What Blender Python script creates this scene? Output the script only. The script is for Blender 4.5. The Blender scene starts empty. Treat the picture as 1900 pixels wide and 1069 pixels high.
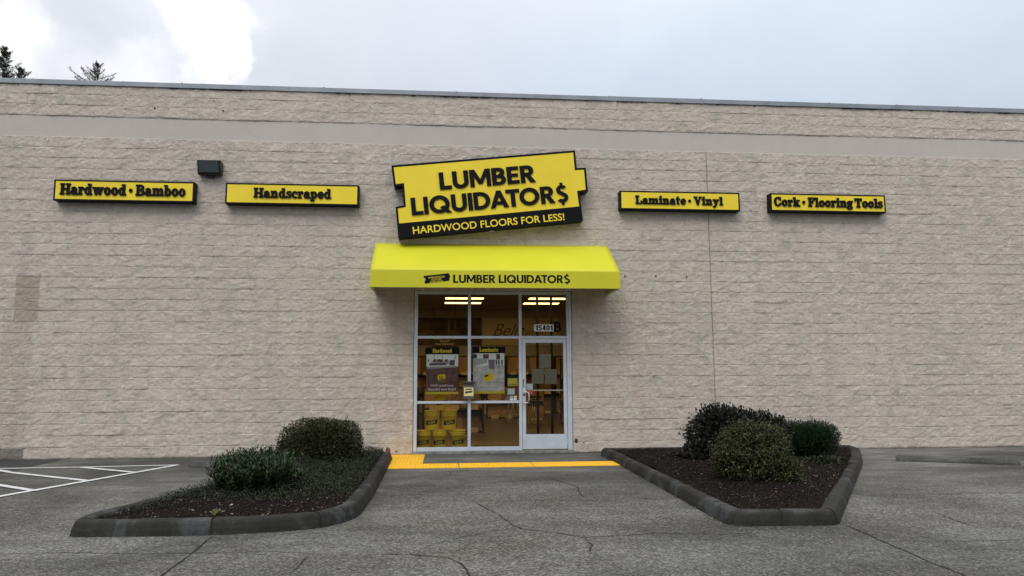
import bpy, math, random
import numpy as np
from mathutils import Vector, Matrix
random.seed(7); rng = np.random.default_rng(11)
SC = bpy.context.scene; COL = SC.collection
# ------------------------------------------------------------------ camera
F_PX = 1400.0; CAM = Vector((0, -14.2994, 1.31201))
FW = Vector((0.09122094, 0.98803593, 0.12435332)); RT = Vector((0.99580769, -0.09135325, -0.00464979)); UP = Vector((-0.00676592, -0.12425615, 0.99222711))
cam = bpy.data.cameras.new('camera'); co = bpy.data.objects.new('camera', cam); COL.objects.link(co)
cam.sensor_width = 36; cam.lens = F_PX/1900*36; cam.clip_end = 2000; cam.clip_start = .05
co.matrix_world = Matrix.Translation(CAM) @ Matrix((RT, UP, -FW)).transposed().to_4x4()
SC.camera = co
def at(px, py, Y):                       # world point on the plane y = Y seen at a photo pixel
    d = FW*F_PX + RT*(px-950) + UP*(534.5-py); t = (Y-CAM.y)/d.y
    return CAM + d*t
def atz(px, py, Z):                      # same on the level z = Z
    d = FW*F_PX + RT*(px-950) + UP*(534.5-py); t = (Z-CAM.z)/d.z
    return CAM + d*t
# ------------------------------------------------------------------ world + sun
SUN_EL, SUN_AZ = math.radians(52), math.radians(205)     # azimuth from +Y clockwise: behind the camera, a little left
w = bpy.data.worlds.new('World'); SC.world = w; w.use_nodes = True
nt = w.node_tree; N = nt.nodes; Lk = nt.links; N.clear()
def nd(N, t, **k):
    n = N.new(t)
    for a, b in k.items(): setattr(n, a, b)
    return n
out = nd(N, 'ShaderNodeOutputWorld'); bg = nd(N, 'ShaderNodeBackground'); bg.inputs['Strength'].default_value = .1
Lk.new(bg.outputs[0], out.inputs[0])
sky = nd(N, 'ShaderNodeTexSky', sky_type='NISHITA', sun_disc=False, sun_elevation=SUN_EL, sun_rotation=SUN_AZ)
sky.air_density = 1.2; sky.dust_density = 3
tc = nd(N, 'ShaderNodeTexCoord')
def vmath(N, Lk, op, a, b=None):
    n = nd(N, 'ShaderNodeVectorMath', operation=op)
    for i, v in enumerate((a, b)):
        if v is None: continue
        if hasattr(v, 'links'): Lk.new(v, n.inputs[i])
        else: n.inputs[i].default_value = v
    return n
def fmath(N, Lk, op, a, b=None, clamp=False):
    n = nd(N, 'ShaderNodeMath', operation=op, use_clamp=clamp)
    for i, v in enumerate((a, b)):
        if v is None: continue
        if hasattr(v, 'links'): Lk.new(v, n.inputs[i])
        else: n.inputs[i].default_value = v
    return n.outputs[0]
def ramp(N, Lk, src, stops, interp='LINEAR'):
    r = nd(N, 'ShaderNodeValToRGB'); r.color_ramp.interpolation = interp
    e = r.color_ramp.elements
    while len(e) < len(stops): e.new(.5)
    for q, (p, c) in zip(e, stops):
        q.position = p; q.color = (*c, 1) if len(c) == 3 else c
    Lk.new(src, r.inputs[0]); return r.outputs[0]
def mixc(N, Lk, fac, a, b, mode='MIX'):
    m = nd(N, 'ShaderNodeMix', data_type='RGBA', blend_type=mode)
    for i, v in ((0, fac), (6, a), (7, b)):
        if hasattr(v, 'links'): Lk.new(v, m.inputs[i])
        elif i == 0: m.inputs[i].default_value = v
        else: m.inputs[i].default_value = (*v, 1)
    return m.outputs[2]
def noise(N, Lk, vec, scale, detail=4, rough=.5, dist=0):
    n = nd(N, 'ShaderNodeTexNoise'); n.inputs['Scale'].default_value = scale; n.inputs['Detail'].default_value = detail
    n.inputs['Roughness'].default_value = rough; n.inputs['Distortion'].default_value = dist
    if vec is not None: Lk.new(vec, n.inputs['Vector'])
    return n
gen = tc.outputs['Generated']
sep = nd(N, 'ShaderNodeSeparateXYZ'); Lk.new(gen, sep.inputs[0])
n1 = noise(N, Lk, gen, 2.6, 7, .52, .3); n2 = noise(N, Lk, gen, 7.0, 6, .55, .2)
# overcast deck: lavender-grey to pale white, clearer and bluer towards the right of the view (+X)
deck = ramp(N, Lk, n1.outputs[0], [(.30, (5.2, 5.45, 6.1)), (.50, (6.0, 6.2, 6.8)), (.68, (7.2, 7.4, 7.9))])
blue = ramp(N, Lk, n2.outputs[0], [(.3, (5.3, 6.05, 7.1)), (.7, (5.9, 6.55, 7.4))])
bf = fmath(N, Lk, 'MULTIPLY_ADD', sep.outputs[0], 2.6); bf.node.inputs[2].default_value = .38; bf.node.use_clamp = True
bf = fmath(N, Lk, 'MULTIPLY', bf, ramp(N, Lk, sep.outputs[1], [(.1, (0, 0, 0)), (.6, (1, 1, 1))]))
bf = fmath(N, Lk, 'MULTIPLY', bf, ramp(N, Lk, sep.outputs[2], [(.38, (1, 1, 1)), (.62, (0, 0, 0))]))
c1 = mixc(N, Lk, bf, deck, blue)
c1 = mixc(N, Lk, .93, sky.outputs[0], c1)
warm = ramp(N, Lk, sep.outputs[2], [(.40, (1, 1, 1)), (.70, (1.03, 1.0, .93))]); c1 = mixc(N, Lk, 1.0, c1, warm, 'MULTIPLY')
# the bright gap between two cloud masses: a distorted patch of bright thin cloud
def patch(px, py, r0, r1, sq=(1, 1, 1), dist=.10, sc=7):
    d0 = (at(px, py, 100)-CAM).normalized()
    nn = noise(N, Lk, gen, sc, 5, .6)
    off = vmath(N, Lk, 'SUBTRACT', nn.outputs['Color'], (.5, .5, .5)); off = vmath(N, Lk, 'SCALE', off.outputs[0]); off.inputs[3].default_value = dist*4
    p = vmath(N, Lk, 'ADD', gen, off.outputs[0]); p = vmath(N, Lk, 'SUBTRACT', p.outputs[0], tuple(d0)); p = vmath(N, Lk, 'MULTIPLY', p.outputs[0], sq)
    ln = vmath(N, Lk, 'LENGTH', p.outputs[0])
    return ramp(N, Lk, ln.outputs['Value'], [(r0, (1, 1, 1)), (r1, (0, 0, 0))], 'EASE')
c1 = mixc(N, Lk, patch(400, 110, .006, .050, (1.2, 1, .70), .030, 15), c1, (11.5, 11.5, 11.6))
c1 = mixc(N, Lk, patch(270, 150, .01, .12, (.8, 1, 2.6), .03, 8), c1, (7.9, 8.1, 8.5))
c1 = mixc(N, Lk, patch(0, 120, .02, .07, (1, 1, 1), .03, 8), c1, (9.0, 9.2, 9.2))
c1 = mixc(N, Lk, patch(365, 10, .004, .052, (.8, 1, .9), .030, 15), c1, (11.5, 11.5, 11.6))
# an overcast sky is brighter overhead than at the horizon
zf = fmath(N, Lk, 'MULTIPLY_ADD', sep.outputs[2], 2.2); zf.node.inputs[2].default_value = .45
zf = fmath(N, Lk, 'MAXIMUM', zf, 1.0)
c1 = vmath(N, Lk, 'SCALE', c1); Lk.new(zf, c1.inputs[3])
Lk.new(c1.outputs[0], bg.inputs['Color'])
sun = bpy.data.lights.new('sun', 'SUN'); sun.energy = 1.25; sun.angle = math.radians(28); sun.color = (1, .965, .92)
so = bpy.data.objects.new('sun', sun); COL.objects.link(so)
sd = Vector((math.sin(SUN_AZ)*math.cos(SUN_EL), math.cos(SUN_AZ)*math.cos(SUN_EL), math.sin(SUN_EL)))
so.rotation_euler = sd.to_track_quat('Z', 'Y').to_euler(); so.location = (-5, -12, 20)
SC.view_settings.view_transform = 'Standard'; SC.view_settings.look = 'None'; SC.view_settings.exposure = 0.0; SC.view_settings.gamma = 1
# ------------------------------------------------------------------ helpers
class MB:
    def __init__(s): s.v = []; s.f = []; s.m = []; s.mi = 0; s.k = 0
    def add(s, vs, fs):
        b = len(s.v); s.v += [tuple(p) for p in vs]; s.f += [tuple(i+b for i in f) for f in fs]; s.m += [s.mi]*len(fs); return s
    def box(s, x0, y0, z0, x1, y1, z1):
        return s.add([(x0,y0,z0),(x1,y0,z0),(x1,y1,z0),(x0,y1,z0),(x0,y0,z1),(x1,y0,z1),(x1,y1,z1),(x0,y1,z1)],
                     [(0,3,2,1),(4,5,6,7),(0,1,5,4),(1,2,6,5),(2,3,7,6),(3,0,4,7)])
    def prism(s, pts, y0, y1):           # outline in x,z; front at y0 (nearer the camera), back at y1
        n = len(pts)
        a = sum(pts[i][0]*pts[(i+1)%n][1]-pts[(i+1)%n][0]*pts[i][1] for i in range(n))
        if a < 0: pts = pts[::-1]
        vs = [(x, y0, z) for x, z in pts]+[(x, y1, z) for x, z in pts]
        return s.add(vs, [tuple(range(n)), tuple(range(2*n-1, n-1, -1))]+[(i, i+n, (i+1)%n+n, (i+1)%n) for i in range(n)])
    def tube(s, pts, r, n=8, cap=True):
        pts = [Vector(p) for p in pts]; rs = r if isinstance(r, (list, tuple)) else [r]*len(pts); vs = []; fs = []
        for i, p in enumerate(pts):
            t = (pts[min(i+1, len(pts)-1)]-pts[max(i-1, 0)]).normalized()
            a = t.cross(Vector((0, 0, 1)) if abs(t.z) < .9 else Vector((1, 0, 0))).normalized(); b = t.cross(a)
            for k in range(n):
                q = 2*math.pi*k/n; vs.append(p+(a*math.cos(q)+b*math.sin(q))*rs[i])
        for i in range(len(pts)-1):
            for k in range(n):
                fs.append((i*n+k, i*n+(k+1)%n, (i+1)*n+(k+1)%n, (i+1)*n+k))
        if cap: fs += [tuple(range(n))[::-1], tuple(range((len(pts)-1)*n, len(pts)*n))]
        return s.add(vs, fs)
    def lathe(s, prof, n=28, c=(0, 0, 0)):
        vs = []; fs = []
        for r, z in prof:
            for k in range(n):
                q = 2*math.pi*k/n; vs.append((c[0]+r*math.cos(q), c[1]+r*math.sin(q), c[2]+z))
        for i in range(len(prof)-1):
            for k in range(n): fs.append((i*n+k, i*n+(k+1)%n, (i+1)*n+(k+1)%n, (i+1)*n+k))
        return s.add(vs, fs)
    def build(s, name, mat, parent=None, smooth=False, bevel=0, label=None):
        me = bpy.data.meshes.new(name); me.from_pydata(s.v, [], s.f); me.update()
        mats = mat if isinstance(mat, (list, tuple)) else [mat]
        for m in mats: me.materials.append(m)
        if len(mats) > 1: me.polygons.foreach_set('material_index', s.m)
        return link(name, me, parent, smooth, bevel, label)
def link(name, me, parent=None, smooth=False, bevel=0, label=None):
    o = bpy.data.objects.new(name, me); COL.objects.link(o)
    if parent: o.parent = parent
    if smooth: me.shade_smooth()
    if bevel:
        b = o.modifiers.new('bevel', 'BEVEL'); b.width = bevel; b.segments = 2; b.limit_method = 'ANGLE'
    if label: o['label'] = label
    return o
def tag(o, label=None, cat=None, group=None, kind=None):
    if label: o['label'] = label
    if cat: o['category'] = cat
    if group: o['group'] = group
    if kind: o['kind'] = kind
    return o
def empty(name, loc=(0, 0, 0), rz=0):
    o = bpy.data.objects.new(name, None); COL.objects.link(o); o.location = loc; o.rotation_euler = (0, 0, rz); o.empty_display_size = .2; return o
def shift(mb, root):                     # builder in world coordinates -> local to an unrotated root
    l = root.location; mb.v = [(x-l.x, y-l.y, z-l.z) for x, y, z in mb.v]; return mb
def copy_tree(o, parent=None):
    c = o.copy(); COL.objects.link(c); c.parent = parent
    for ch in [q for q in bpy.data.objects if q.parent == o]: copy_tree(ch, c)
    return c
# ---- numpy value noise
def h2(ix, iy, s):
    n = (ix*374761393 + iy*668265263 + s*1442695041) & 0xffffffff
    n = ((n ^ (n >> 13))*1274126177) & 0xffffffff
    return ((n ^ (n >> 16)) & 0xffffff)/float(0xffffff)
def vn(x, y, s=0):
    ix = np.floor(x).astype(np.int64); iy = np.floor(y).astype(np.int64); fx = x-ix; fy = y-iy
    fx = fx*fx*(3-2*fx); fy = fy*fy*(3-2*fy)
    a = h2(ix, iy, s); b = h2(ix+1, iy, s); c = h2(ix, iy+1, s); d = h2(ix+1, iy+1, s)
    return (a*(1-fx)+b*fx)*(1-fy)+(c*(1-fx)+d*fx)*fy
def fbm(x, y, s=0, o=4):
    t = 0; a = .5; n = 0
    for i in range(o): t = t+a*vn(x*2**i, y*2**i, s+i*13); n += a; a *= .5
    return t/n
# ------------------------------------------------------------------ materials
def mat(name, col=(.5, .5, .5), rough=.6, spec=.5, metal=0, emit=None, es=1):
    m = bpy.data.materials.new(name); m.use_nodes = True; b = m.node_tree.nodes['Principled BSDF']
    b.inputs['Base Color'].default_value = (*col, 1); b.inputs['Roughness'].default_value = rough
    b.inputs['Specular IOR Level'].default_value = spec; b.inputs['Metallic'].default_value = metal
    if emit: b.inputs['Emission Color'].default_value = (*emit, 1); b.inputs['Emission Strength'].default_value = es
    return m
def nodes(m): t = m.node_tree; return t.nodes, t.links, t.nodes['Principled BSDF']
def varied(name, col, rough=.6, amt=.25, scale=6, bump=0, bscale=60, metal=0, spec=.5, col2=None, det=5):
    m = mat(name, col, rough, spec, metal); N, L, b = nodes(m)
    t = nd(N, 'ShaderNodeTexCoord'); n = noise(N, L, t.outputs['Object'], scale, det, .6)
    lo = tuple(c*(1-amt) for c in col); hi = col2 or tuple(min(1, c*(1+amt)) for c in col)
    L.new(ramp(N, L, n.outputs[0], [(.3, lo), (.7, hi)]), b.inputs['Base Color'])
    if bump:
        n2 = noise(N, L, t.outputs['Object'], bscale, 4, .6); bp = nd(N, 'ShaderNodeBump'); bp.inputs['Strength'].default_value = bump; bp.inputs['Distance'].default_value = .01
        L.new(n2.outputs[0], bp.inputs['Height']); L.new(bp.outputs[0], b.inputs['Normal'])
    return m
M = {}
M['yellow'] = varied('sign_yellow', (.90, .70, .028), .38, .05, 2, col2=(.95, .75, .035))
M['black'] = varied('sign_black', (.006, .0065, .009), .5, .3, 5, spec=.12)
M['awning'] = varied('awning_vinyl', (.61, .595, .014), .55, .04, 1.2, .15, 400, col2=(.64, .625, .018))
M['awning_in'] = mat('awning_underside', (.45, .43, .08), .7)
M['alu'] = varied('anodised_aluminium', (.60, .67, .75), .42, .08, 5, metal=.2)
M['alu_dark'] = mat('dark_gasket', (.05, .055, .06), .6)
M['dark_metal'] = mat('dark_metal', (.02, .02, .022), .4, metal=.4)
M['steel'] = mat('brushed_steel', (.6, .62, .65), .28, metal=.9)
M['white'] = mat('white_vinyl', (.78, .8, .8), .5)
M['paper'] = varied('sun_faded_paper', (.26, .235, .19), .8, .12, 20)
M['cream'] = mat('cream_card', (.75, .72, .35), .7)
M['sky_card'] = mat('pale_blue_sticker', (.30, .40, .42), .6)
M['red'] = mat('red_sticker', (.45, .06, .08), .6)
M['grey_box'] = varied('grey_plastic', (.10, .10, .10), .6, .2, 9)
M['bucket'] = mat('yellow_plastic', (.86, .62, .02), .4)
M['wood_a'] = varied('oak_sample', (.40, .235, .125), .5, .4, 14)
M['wood_b'] = varied('walnut_sample', (.18, .10, .062), .5, .4, 14)
M['wood_c'] = varied('maple_sample', (.42, .24, .10), .5, .3, 14)
M['rack'] = mat('charcoal_rack', (.035, .035, .04), .6)
M['card'] = mat('price_card', (.78, .62, .42), .7)
M['tan_panel'] = mat('tan_banner', (.70, .58, .42), .8)
M['int_wall'] = varied('store_wall_paint', (.50, .43, .37), .85, .1, 2)
M['ceil'] = varied('store_ceiling_tile', (.36, .31, .27), .9, .1, 2)
M['tube'] = mat('fluorescent_panel', (.9, .85, .7), .5, emit=(1.0, .71, .25), es=4.2)
M['hole'] = mat('dark_cavity', (.03, .025, .022), .9)
M['rust'] = varied('rusty_plaster', (.16, .09, .06), .9, .4, 40)
M['bark'] = varied('bark', (.07, .05, .035), .9, .4, 12, .5)
# glass: clear pane, slightly tinted, with a Fresnel reflection
gm = bpy.data.materials.new('window_glass'); gm.use_nodes = True; N = gm.node_tree.nodes; L = gm.node_tree.links; N.clear()
o_ = nd(N, 'ShaderNodeOutputMaterial'); mx = nd(N, 'ShaderNodeMixShader'); tr = nd(N, 'ShaderNodeBsdfTransparent'); gl = nd(N, 'ShaderNodeBsdfGlossy'); fr = nd(N, 'ShaderNodeFresnel')
tr.inputs[0].default_value = (.96, .97, .96, 1); gl.inputs['Roughness'].default_value = .02; fr.inputs[0].default_value = 1.33
L.new(fr.outputs[0], mx.inputs[0]); L.new(tr.outputs[0], mx.inputs[1]); L.new(gl.outputs[0], mx.inputs[2]); L.new(mx.outputs[0], o_.inputs[0]); M['glass'] = gm
# store floor planks
m = mat('store_wood_floor', (.10, .06, .035), .35); N, L, b = nodes(m); t = nd(N, 'ShaderNodeTexCoord')
bk = nd(N, 'ShaderNodeTexBrick'); bk.inputs['Scale'].default_value = 1; bk.inputs['Brick Width'].default_value = 1.4; bk.inputs['Row Height'].default_value = .12; bk.inputs['Mortar Size'].default_value = .003
bk.inputs['Color1'].default_value = (.13, .075, .045, 1); bk.inputs['Color2'].default_value = (.075, .042, .026, 1); bk.inputs['Mortar'].default_value = (.02, .015, .01, 1)
L.new(t.outputs['Object'], bk.inputs['Vector']); L.new(bk.outputs[0], b.inputs['Base Color']); M['floor'] = m
# split-face painted block
CH = .2032
m = mat('painted_split_block', (.45, .40, .34), .85, .25); N, L, b = nodes(m); t = nd(N, 'ShaderNodeTexCoord'); ob = t.outputs['Object']
big = noise(N, L, ob, .55, 4, .55); mid = noise(N, L, ob, 3.2, 5, .6, .4); fine = noise(N, L, ob, 42, 4, .65)
c = ramp(N, L, big.outputs[0], [(.30, (.520, .487, .420)), (.5, (.585, .528, .455)), (.70, (.640, .582, .500))])
c = mixc(N, L, ramp(N, L, mid.outputs[0], [(.45, (0, 0, 0)), (.62, (.75, .75, .75))]), c, (.585, .500, .455))
mg = noise(N, L, ob, 4.3, 5, .62, .5); c = mixc(N, L, ramp(N, L, mg.outputs[0], [(.50, (0, 0, 0)), (.66, (.80, .80, .80))]), c, (.435, .420, .350))
ml = noise(N, L, ob, 6.1, 5, .65, .6); c = mixc(N, L, ramp(N, L, ml.outputs[0], [(.54, (0, 0, 0)), (.68, (.75, .75, .75))]), c, (.70, .655, .58))
c = mixc(N, L, ramp(N, L, fine.outputs[0], [(.30, (.7, .7, .7)), (.47, (0, 0, 0))]), c, (.30, .275, .235))
mps = nd(N, 'ShaderNodeMapping'); mps.inputs['Scale'].default_value = (3.0, 1, .22); L.new(ob, mps.inputs[0]); stk = noise(N, L, mps.outputs[0], 1, 5, .65)
c = mixc(N, L, ramp(N, L, stk.outputs[0], [(.52, (0, 0, 0)), (.72, (.30, .30, .30))]), c, (.36, .34, .305))
sp = nd(N, 'ShaderNodeSeparateXYZ'); L.new(ob, sp.inputs[0])
# dirt caught in the bed joints, broken along their length
fz = fmath(N, L, 'FRACT', fmath(N, L, 'DIVIDE', sp.outputs[2], CH)); fz = fmath(N, L, 'ABSOLUTE', fmath(N, L, 'SUBTRACT', fz, .5))
jm = ramp(N, L, fz, [(.478, (0, 0, 0)), (.490, (1, 1, 1))])
mpj = nd(N, 'ShaderNodeMapping'); mpj.inputs['Scale'].default_value = (1.4, 1, 9); L.new(ob, mpj.inputs[0]); nj = noise(N, L, mpj.outputs[0], 1, 3, .7)
jf = fmath(N, L, 'MULTIPLY', jm, ramp(N, L, nj.outputs[0], [(.48, (.0, .0, .0)), (.74, (.38, .38, .38))]))
smooth = fmath(N, L, 'MULTIPLY', fmath(N, L, 'GREATER_THAN', sp.outputs[2], 5.88), fmath(N, L, 'LESS_THAN', sp.outputs[2], 6.30))
jf = fmath(N, L, 'MULTIPLY', jf, fmath(N, L, 'SUBTRACT', 1.0, smooth))
c = mixc(N, L, jf, c, (.15, .115, .095))
# weathered tan patch where a fitting was removed, with chipped specks, and bare block at the foot of it
def inbox(x0, x1, z0, z1, wob=.02):
    nn = noise(N, L, ob, 6, 3, .6); o = fmath(N, L, 'MULTIPLY', fmath(N, L, 'SUBTRACT', nn.outputs[0], .5), wob*4)
    X = fmath(N, L, 'ADD', sp.outputs[0], o); Z = fmath(N, L, 'ADD', sp.outputs[2], o)
    r = fmath(N, L, 'MULTIPLY', fmath(N, L, 'GREATER_THAN', X, x0), fmath(N, L, 'LESS_THAN', X, x1))
    return fmath(N, L, 'MULTIPLY', r, fmath(N, L, 'MULTIPLY', fmath(N, L, 'GREATER_THAN', Z, z0), fmath(N, L, 'LESS_THAN', Z, z1)))
c = mixc(N, L, fmath(N, L, 'MULTIPLY', inbox(-7.68, -7.26, 2.45, 3.28), .55), c, (.30, .25, .185))
c = mixc(N, L, fmath(N, L, 'MULTIPLY', inbox(-7.85, -7.34, -.1, 2.45, .03), .25), c, (.40, .35, .27))
spn = noise(N, L, ob, 17, 4, .65); spk = ramp(N, L, spn.outputs[0], [(.64, (0, 0, 0)), (.67, (.9, .9, .9))])
c = mixc(N, L, fmath(N, L, 'MULTIPLY', inbox(-7.95, -7.33, .1, 2.95, .05), spk), c, (.10, .085, .07))
c = mixc(N, L, fmath(N, L, 'MULTIPLY', inbox(-8.6, -7.34, -.1, .20, .02), .75), c, (.13, .125, .12))
c = mixc(N, L, fmath(N, L, 'MULTIPLY', smooth, .85), c, mixc(N, L, big.outputs[0], (.495, .468, .420), (.55, .520, .468)))
# splash dirt at the base
bs = ramp(N, L, fmath(N, L, 'ADD', sp.outputs[2], fmath(N, L, 'MULTIPLY', mid.outputs[0], .10)), [(.055, (.8, .8, .8)), (.095, (0, 0, 0))])
c = mixc(N, L, bs, c, (.19, .15, .11))
L.new(c, b.inputs['Base Color'])
bn = noise(N, L, ob, 22, 7, .75, .4); bp = nd(N, 'ShaderNodeBump'); bp.inputs['Distance'].default_value = .016
L.new(fmath(N, L, 'SUBTRACT', .95, fmath(N, L, 'MULTIPLY', smooth, .9)), bp.inputs['Strength']); L.new(bn.outputs[0], bp.inputs['Height']); L.new(bp.outputs[0], b.inputs['Normal'])
M['block'] = m
# coping metal
M['coping'] = varied('galvanised_coping', (.27, .30, .34), .45, .22, 2.2, metal=.35)
# concrete pavement
m = mat('worn_concrete', (.12, .12, .115), .72, .28); N, L, b = nodes(m); t = nd(N, 'ShaderNodeTexCoord'); ob = t.outputs['Object']
mp = nd(N, 'ShaderNodeMapping'); mp.inputs['Scale'].default_value = (.35, 1.0, 1); L.new(ob, mp.inputs[0])
a1 = noise(N, L, mp.outputs[0], .9, 6, .6, .5); a2 = noise(N, L, mp.outputs[0], 4.5, 5, .65, .2); a3 = noise(N, L, ob, 55, 3, .6)
vo = nd(N, 'ShaderNodeTexVoronoi'); vo.inputs['Scale'].default_value = 58; L.new(ob, vo.inputs['Vector'])
c = ramp(N, L, a1.outputs[0], [(.36, (.058, .060, .056)), (.5, (.100, .103, .098)), (.62, (.155, .158, .150))])
c = mixc(N, L, ramp(N, L, a2.outputs[0], [(.36, (.75, .75, .75)), (.52, (0, 0, 0))]), c, (.052, .053, .048))
c = mixc(N, L, ramp(N, L, a2.outputs[0], [(.58, (0, 0, 0)), (.70, (.7, .7, .7))]), c, (.195, .200, .190))
sx = nd(N, 'ShaderNodeSeparateXYZ'); L.new(ob, sx.inputs[0])
wear = ramp(N, L, fmath(N, L, 'ADD', fmath(N, L, 'MULTIPLY', sx.outputs[1], -.1), fmath(N, L, 'MULTIPLY', a1.outputs[0], .3)), [(.30, (.25, .25, .25)), (.70, (1, 1, 1))])
stone = ramp(N, L, vo.outputs['Color'], [(.2, (.030, .029, .026)), (.55, (.10, .098, .09)), (.9, (.27, .265, .24))])
c = mixc(N, L, fmath(N, L, 'MULTIPLY', wear, .62), c, stone)
c = mixc(N, L, .5, c, ramp(N, L, a3.outputs[0], [(.35, (.55, .55, .55)), (.65, (1.35, 1.35, 1.35))]), 'MULTIPLY')
st_ = noise(N, L, ob, .38, 5, .6, .8); c = mixc(N, L, 1.0, c, ramp(N, L, st_.outputs[0], [(.38, (.58, .58, .57)), (.50, (.95, .95, .94)), (.62, (1.28, 1.28, 1.27))]), 'MULTIPLY')
L.new(c, b.inputs['Base Color'])
bp = nd(N, 'ShaderNodeBump'); bp.inputs['Strength'].default_value = .55; bp.inputs['Distance'].default_value = .006
L.new(fmath(N, L, 'ADD', vo.outputs['Distance'], a3.outputs[0]), bp.inputs['Height']); L.new(bp.outputs[0], b.inputs['Normal'])
L.new(ramp(N, L, a1.outputs[0], [(.3, (.5, .5, .5)), (.7, (.85, .85, .85))]), b.inputs['Roughness'])
M['concrete'] = m
M['asphalt'] = varied('dark_asphalt', (.032, .033, .036), .8, .3, 30, .5, 150)
M['crack'] = mat('crack_dirt', (.028, .027, .024), .95, .1)
M['joint_seal'] = mat('joint_sealant', (.33, .275, .225), .8)
M['line'] = varied('white_road_paint', (.60, .62, .63), .7, .25, 14, col2=(.74, .76, .77))
M['tactile'] = varied('yellow_tactile_paving', (.86, .47, .012), .6, .06, 5)
# kerb: concrete darkened by old sealer with paler worn patches
m = mat('sealed_kerb', (.05, .05, .052), .75, .25); N, L, b = nodes(m); t = nd(N, 'ShaderNodeTexCoord'); ob = t.outputs['Object']
k1 = noise(N, L, ob, 2.6, 5, .62, .5); k2 = noise(N, L, ob, 30, 4, .6)
c = ramp(N, L, k1.outputs[0], [(.42, (.018, .018, .016)), (.55, (.028, .028, .025)), (.58, (.046, .050, .052)), (.75, (.062, .068, .072))])
c = mixc(N, L, .6, c, ramp(N, L, k2.outputs[0], [(.3, (.55, .55, .55)), (.7, (1.3, 1.3, 1.3))]), 'MULTIPLY')
L.new(c, b.inputs['Base Color']); bp = nd(N, 'ShaderNodeBump'); bp.inputs['Strength'].default_value = .5; bp.inputs['Distance'].default_value = .006; L.new(k2.outputs[0], bp.inputs['Height']); L.new(bp.outputs[0], b.inputs['Normal'])
M['kerb'] = m
M['soil'] = varied('dark_bark_soil', (.008, .0055, .0045), .95, .6, 30, 1.0, 60, spec=.08)
def island(name, stops, rough=.6, trans=0, spec=.22):
    m = mat(name, (.1, .1, .1), rough, spec); N, L, b = nodes(m); g = nd(N, 'ShaderNodeNewGeometry')
    L.new(ramp(N, L, g.outputs['Random Per Island'], stops), b.inputs['Base Color']); return m
M['chips'] = island('bark_chips', [(0, (.007, .005, .004)), (.5, (.017, .010, .008)), (.86, (.032, .017, .013)), (.95, (.10, .07, .055)), (1, (.26, .22, .17))], .85)
M['leaf_box'] = island('boxwood_leaves', [(0, (.016, .022, .010)), (.5, (.034, .042, .017)), (.85, (.060, .062, .024)), (1, (.10, .085, .04))], .5)
M['leaf_laurel'] = island('laurel_leaves', [(0, (.010, .024, .009)), (.5, (.022, .050, .017)), (.9, (.040, .078, .026)), (1, (.08, .11, .045))], .5, 0, .25)
M['leaf_mound'] = island('mounded_shrub_leaves', [(0, (.014, .018, .008)), (.5, (.036, .043, .016)), (.9, (.078, .085, .030)), (1, (.12, .12, .05))], .5)
M['leaf_purple'] = island('dark_purple_leaves', [(0, (.008, .011, .007)), (.5, (.017, .021, .013)), (.8, (.026, .029, .019)), (1, (.045, .027, .024))], .5)
M['leaf_dark'] = island('dark_green_leaves', [(0, (.007, .016, .007)), (.5, (.015, .034, .013)), (.9, (.028, .054, .020)), (1, (.05, .08, .035))], .45)
M['cover'] = island('creeping_leaves', [(0, (.008, .013, .006)), (.5, (.018, .029, .013)), (.85, (.036, .046, .026)), (1, (.06, .045, .035))], .6)
M['needle'] = island('conifer_needles', [(0, (.010, .018, .010)), (.6, (.025, .038, .02)), (1, (.06, .06, .04))], .7)
# ------------------------------------------------------------------ text
def text_mb(body, x0, x1, z0, z1, y, ext=.004, off=0, shear=0, space=1, rot=0, mb=None):
    """lettering with the built-in font, fitted into a box in the x-z plane facing -y"""
    cu = bpy.data.curves.new('t', 'FONT'); cu.body = body; cu.size = 1; cu.extrude = 0; cu.offset = off; cu.shear = shear; cu.space_character = space; cu.align_x = 'LEFT'; cu.resolution_u = 6
    cu.space_line = .85
    if '\n' in body: cu.align_x = 'CENTER'
    o = bpy.data.objects.new('t', cu); COL.objects.link(o); dg = bpy.context.evaluated_depsgraph_get(); me = bpy.data.meshes.new_from_object(o.evaluated_get(dg))
    vs = [v.co.copy() for v in me.vertices]; fs = [tuple(p.vertices) for p in me.polygons]
    ed = {}
    for f in fs:
        for i in range(len(f)): a, b = f[i], f[(i+1) % len(f)]; ed[(a, b)] = 1
    bd = [e for e in ed if (e[1], e[0]) not in ed]
    bpy.data.objects.remove(o); bpy.data.curves.remove(cu); bpy.data.meshes.remove(me)
    ax = min(v.x for v in vs); bx = max(v.x for v in vs); az = min(v.y for v in vs); bz = max(v.y for v in vs)
    cx, cz = (x0+x1)/2, (z0+z1)/2; ca, sa = math.cos(rot), math.sin(rot); P = []
    for v in vs:
        X = x0+(v.x-ax)/(bx-ax)*(x1-x0)-cx; Z = z0+(v.y-az)/(bz-az)*(z1-z0)-cz
        P.append((cx+X*ca-Z*sa, cz+X*sa+Z*ca))
    n = len(P); mb = mb or MB()
    mb.add([(a, y-ext, b) for a, b in P]+[(a, y, b) for a, b in P], fs+[(a, a+n, b+n, b)[::-1] for a, b in bd])
    return mb
def inset(poly, d):
    P = [Vector(p) for p in poly]; n = len(P); a = sum(P[i].x*P[(i+1)%n].y-P[(i+1)%n].x*P[i].y for i in range(n)); s = 1 if a > 0 else -1; R = []
    for i in range(n):
        e1 = (P[i]-P[i-1]).normalized(); e2 = (P[(i+1)%n]-P[i]).normalized(); n1 = Vector((-e1.y, e1.x))*s; n2 = Vector((-e2.y, e2.x))*s
        k = n1+n2; R.append(P[i]+k*(d/max(.3, k.dot(n1))))
    return R
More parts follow.
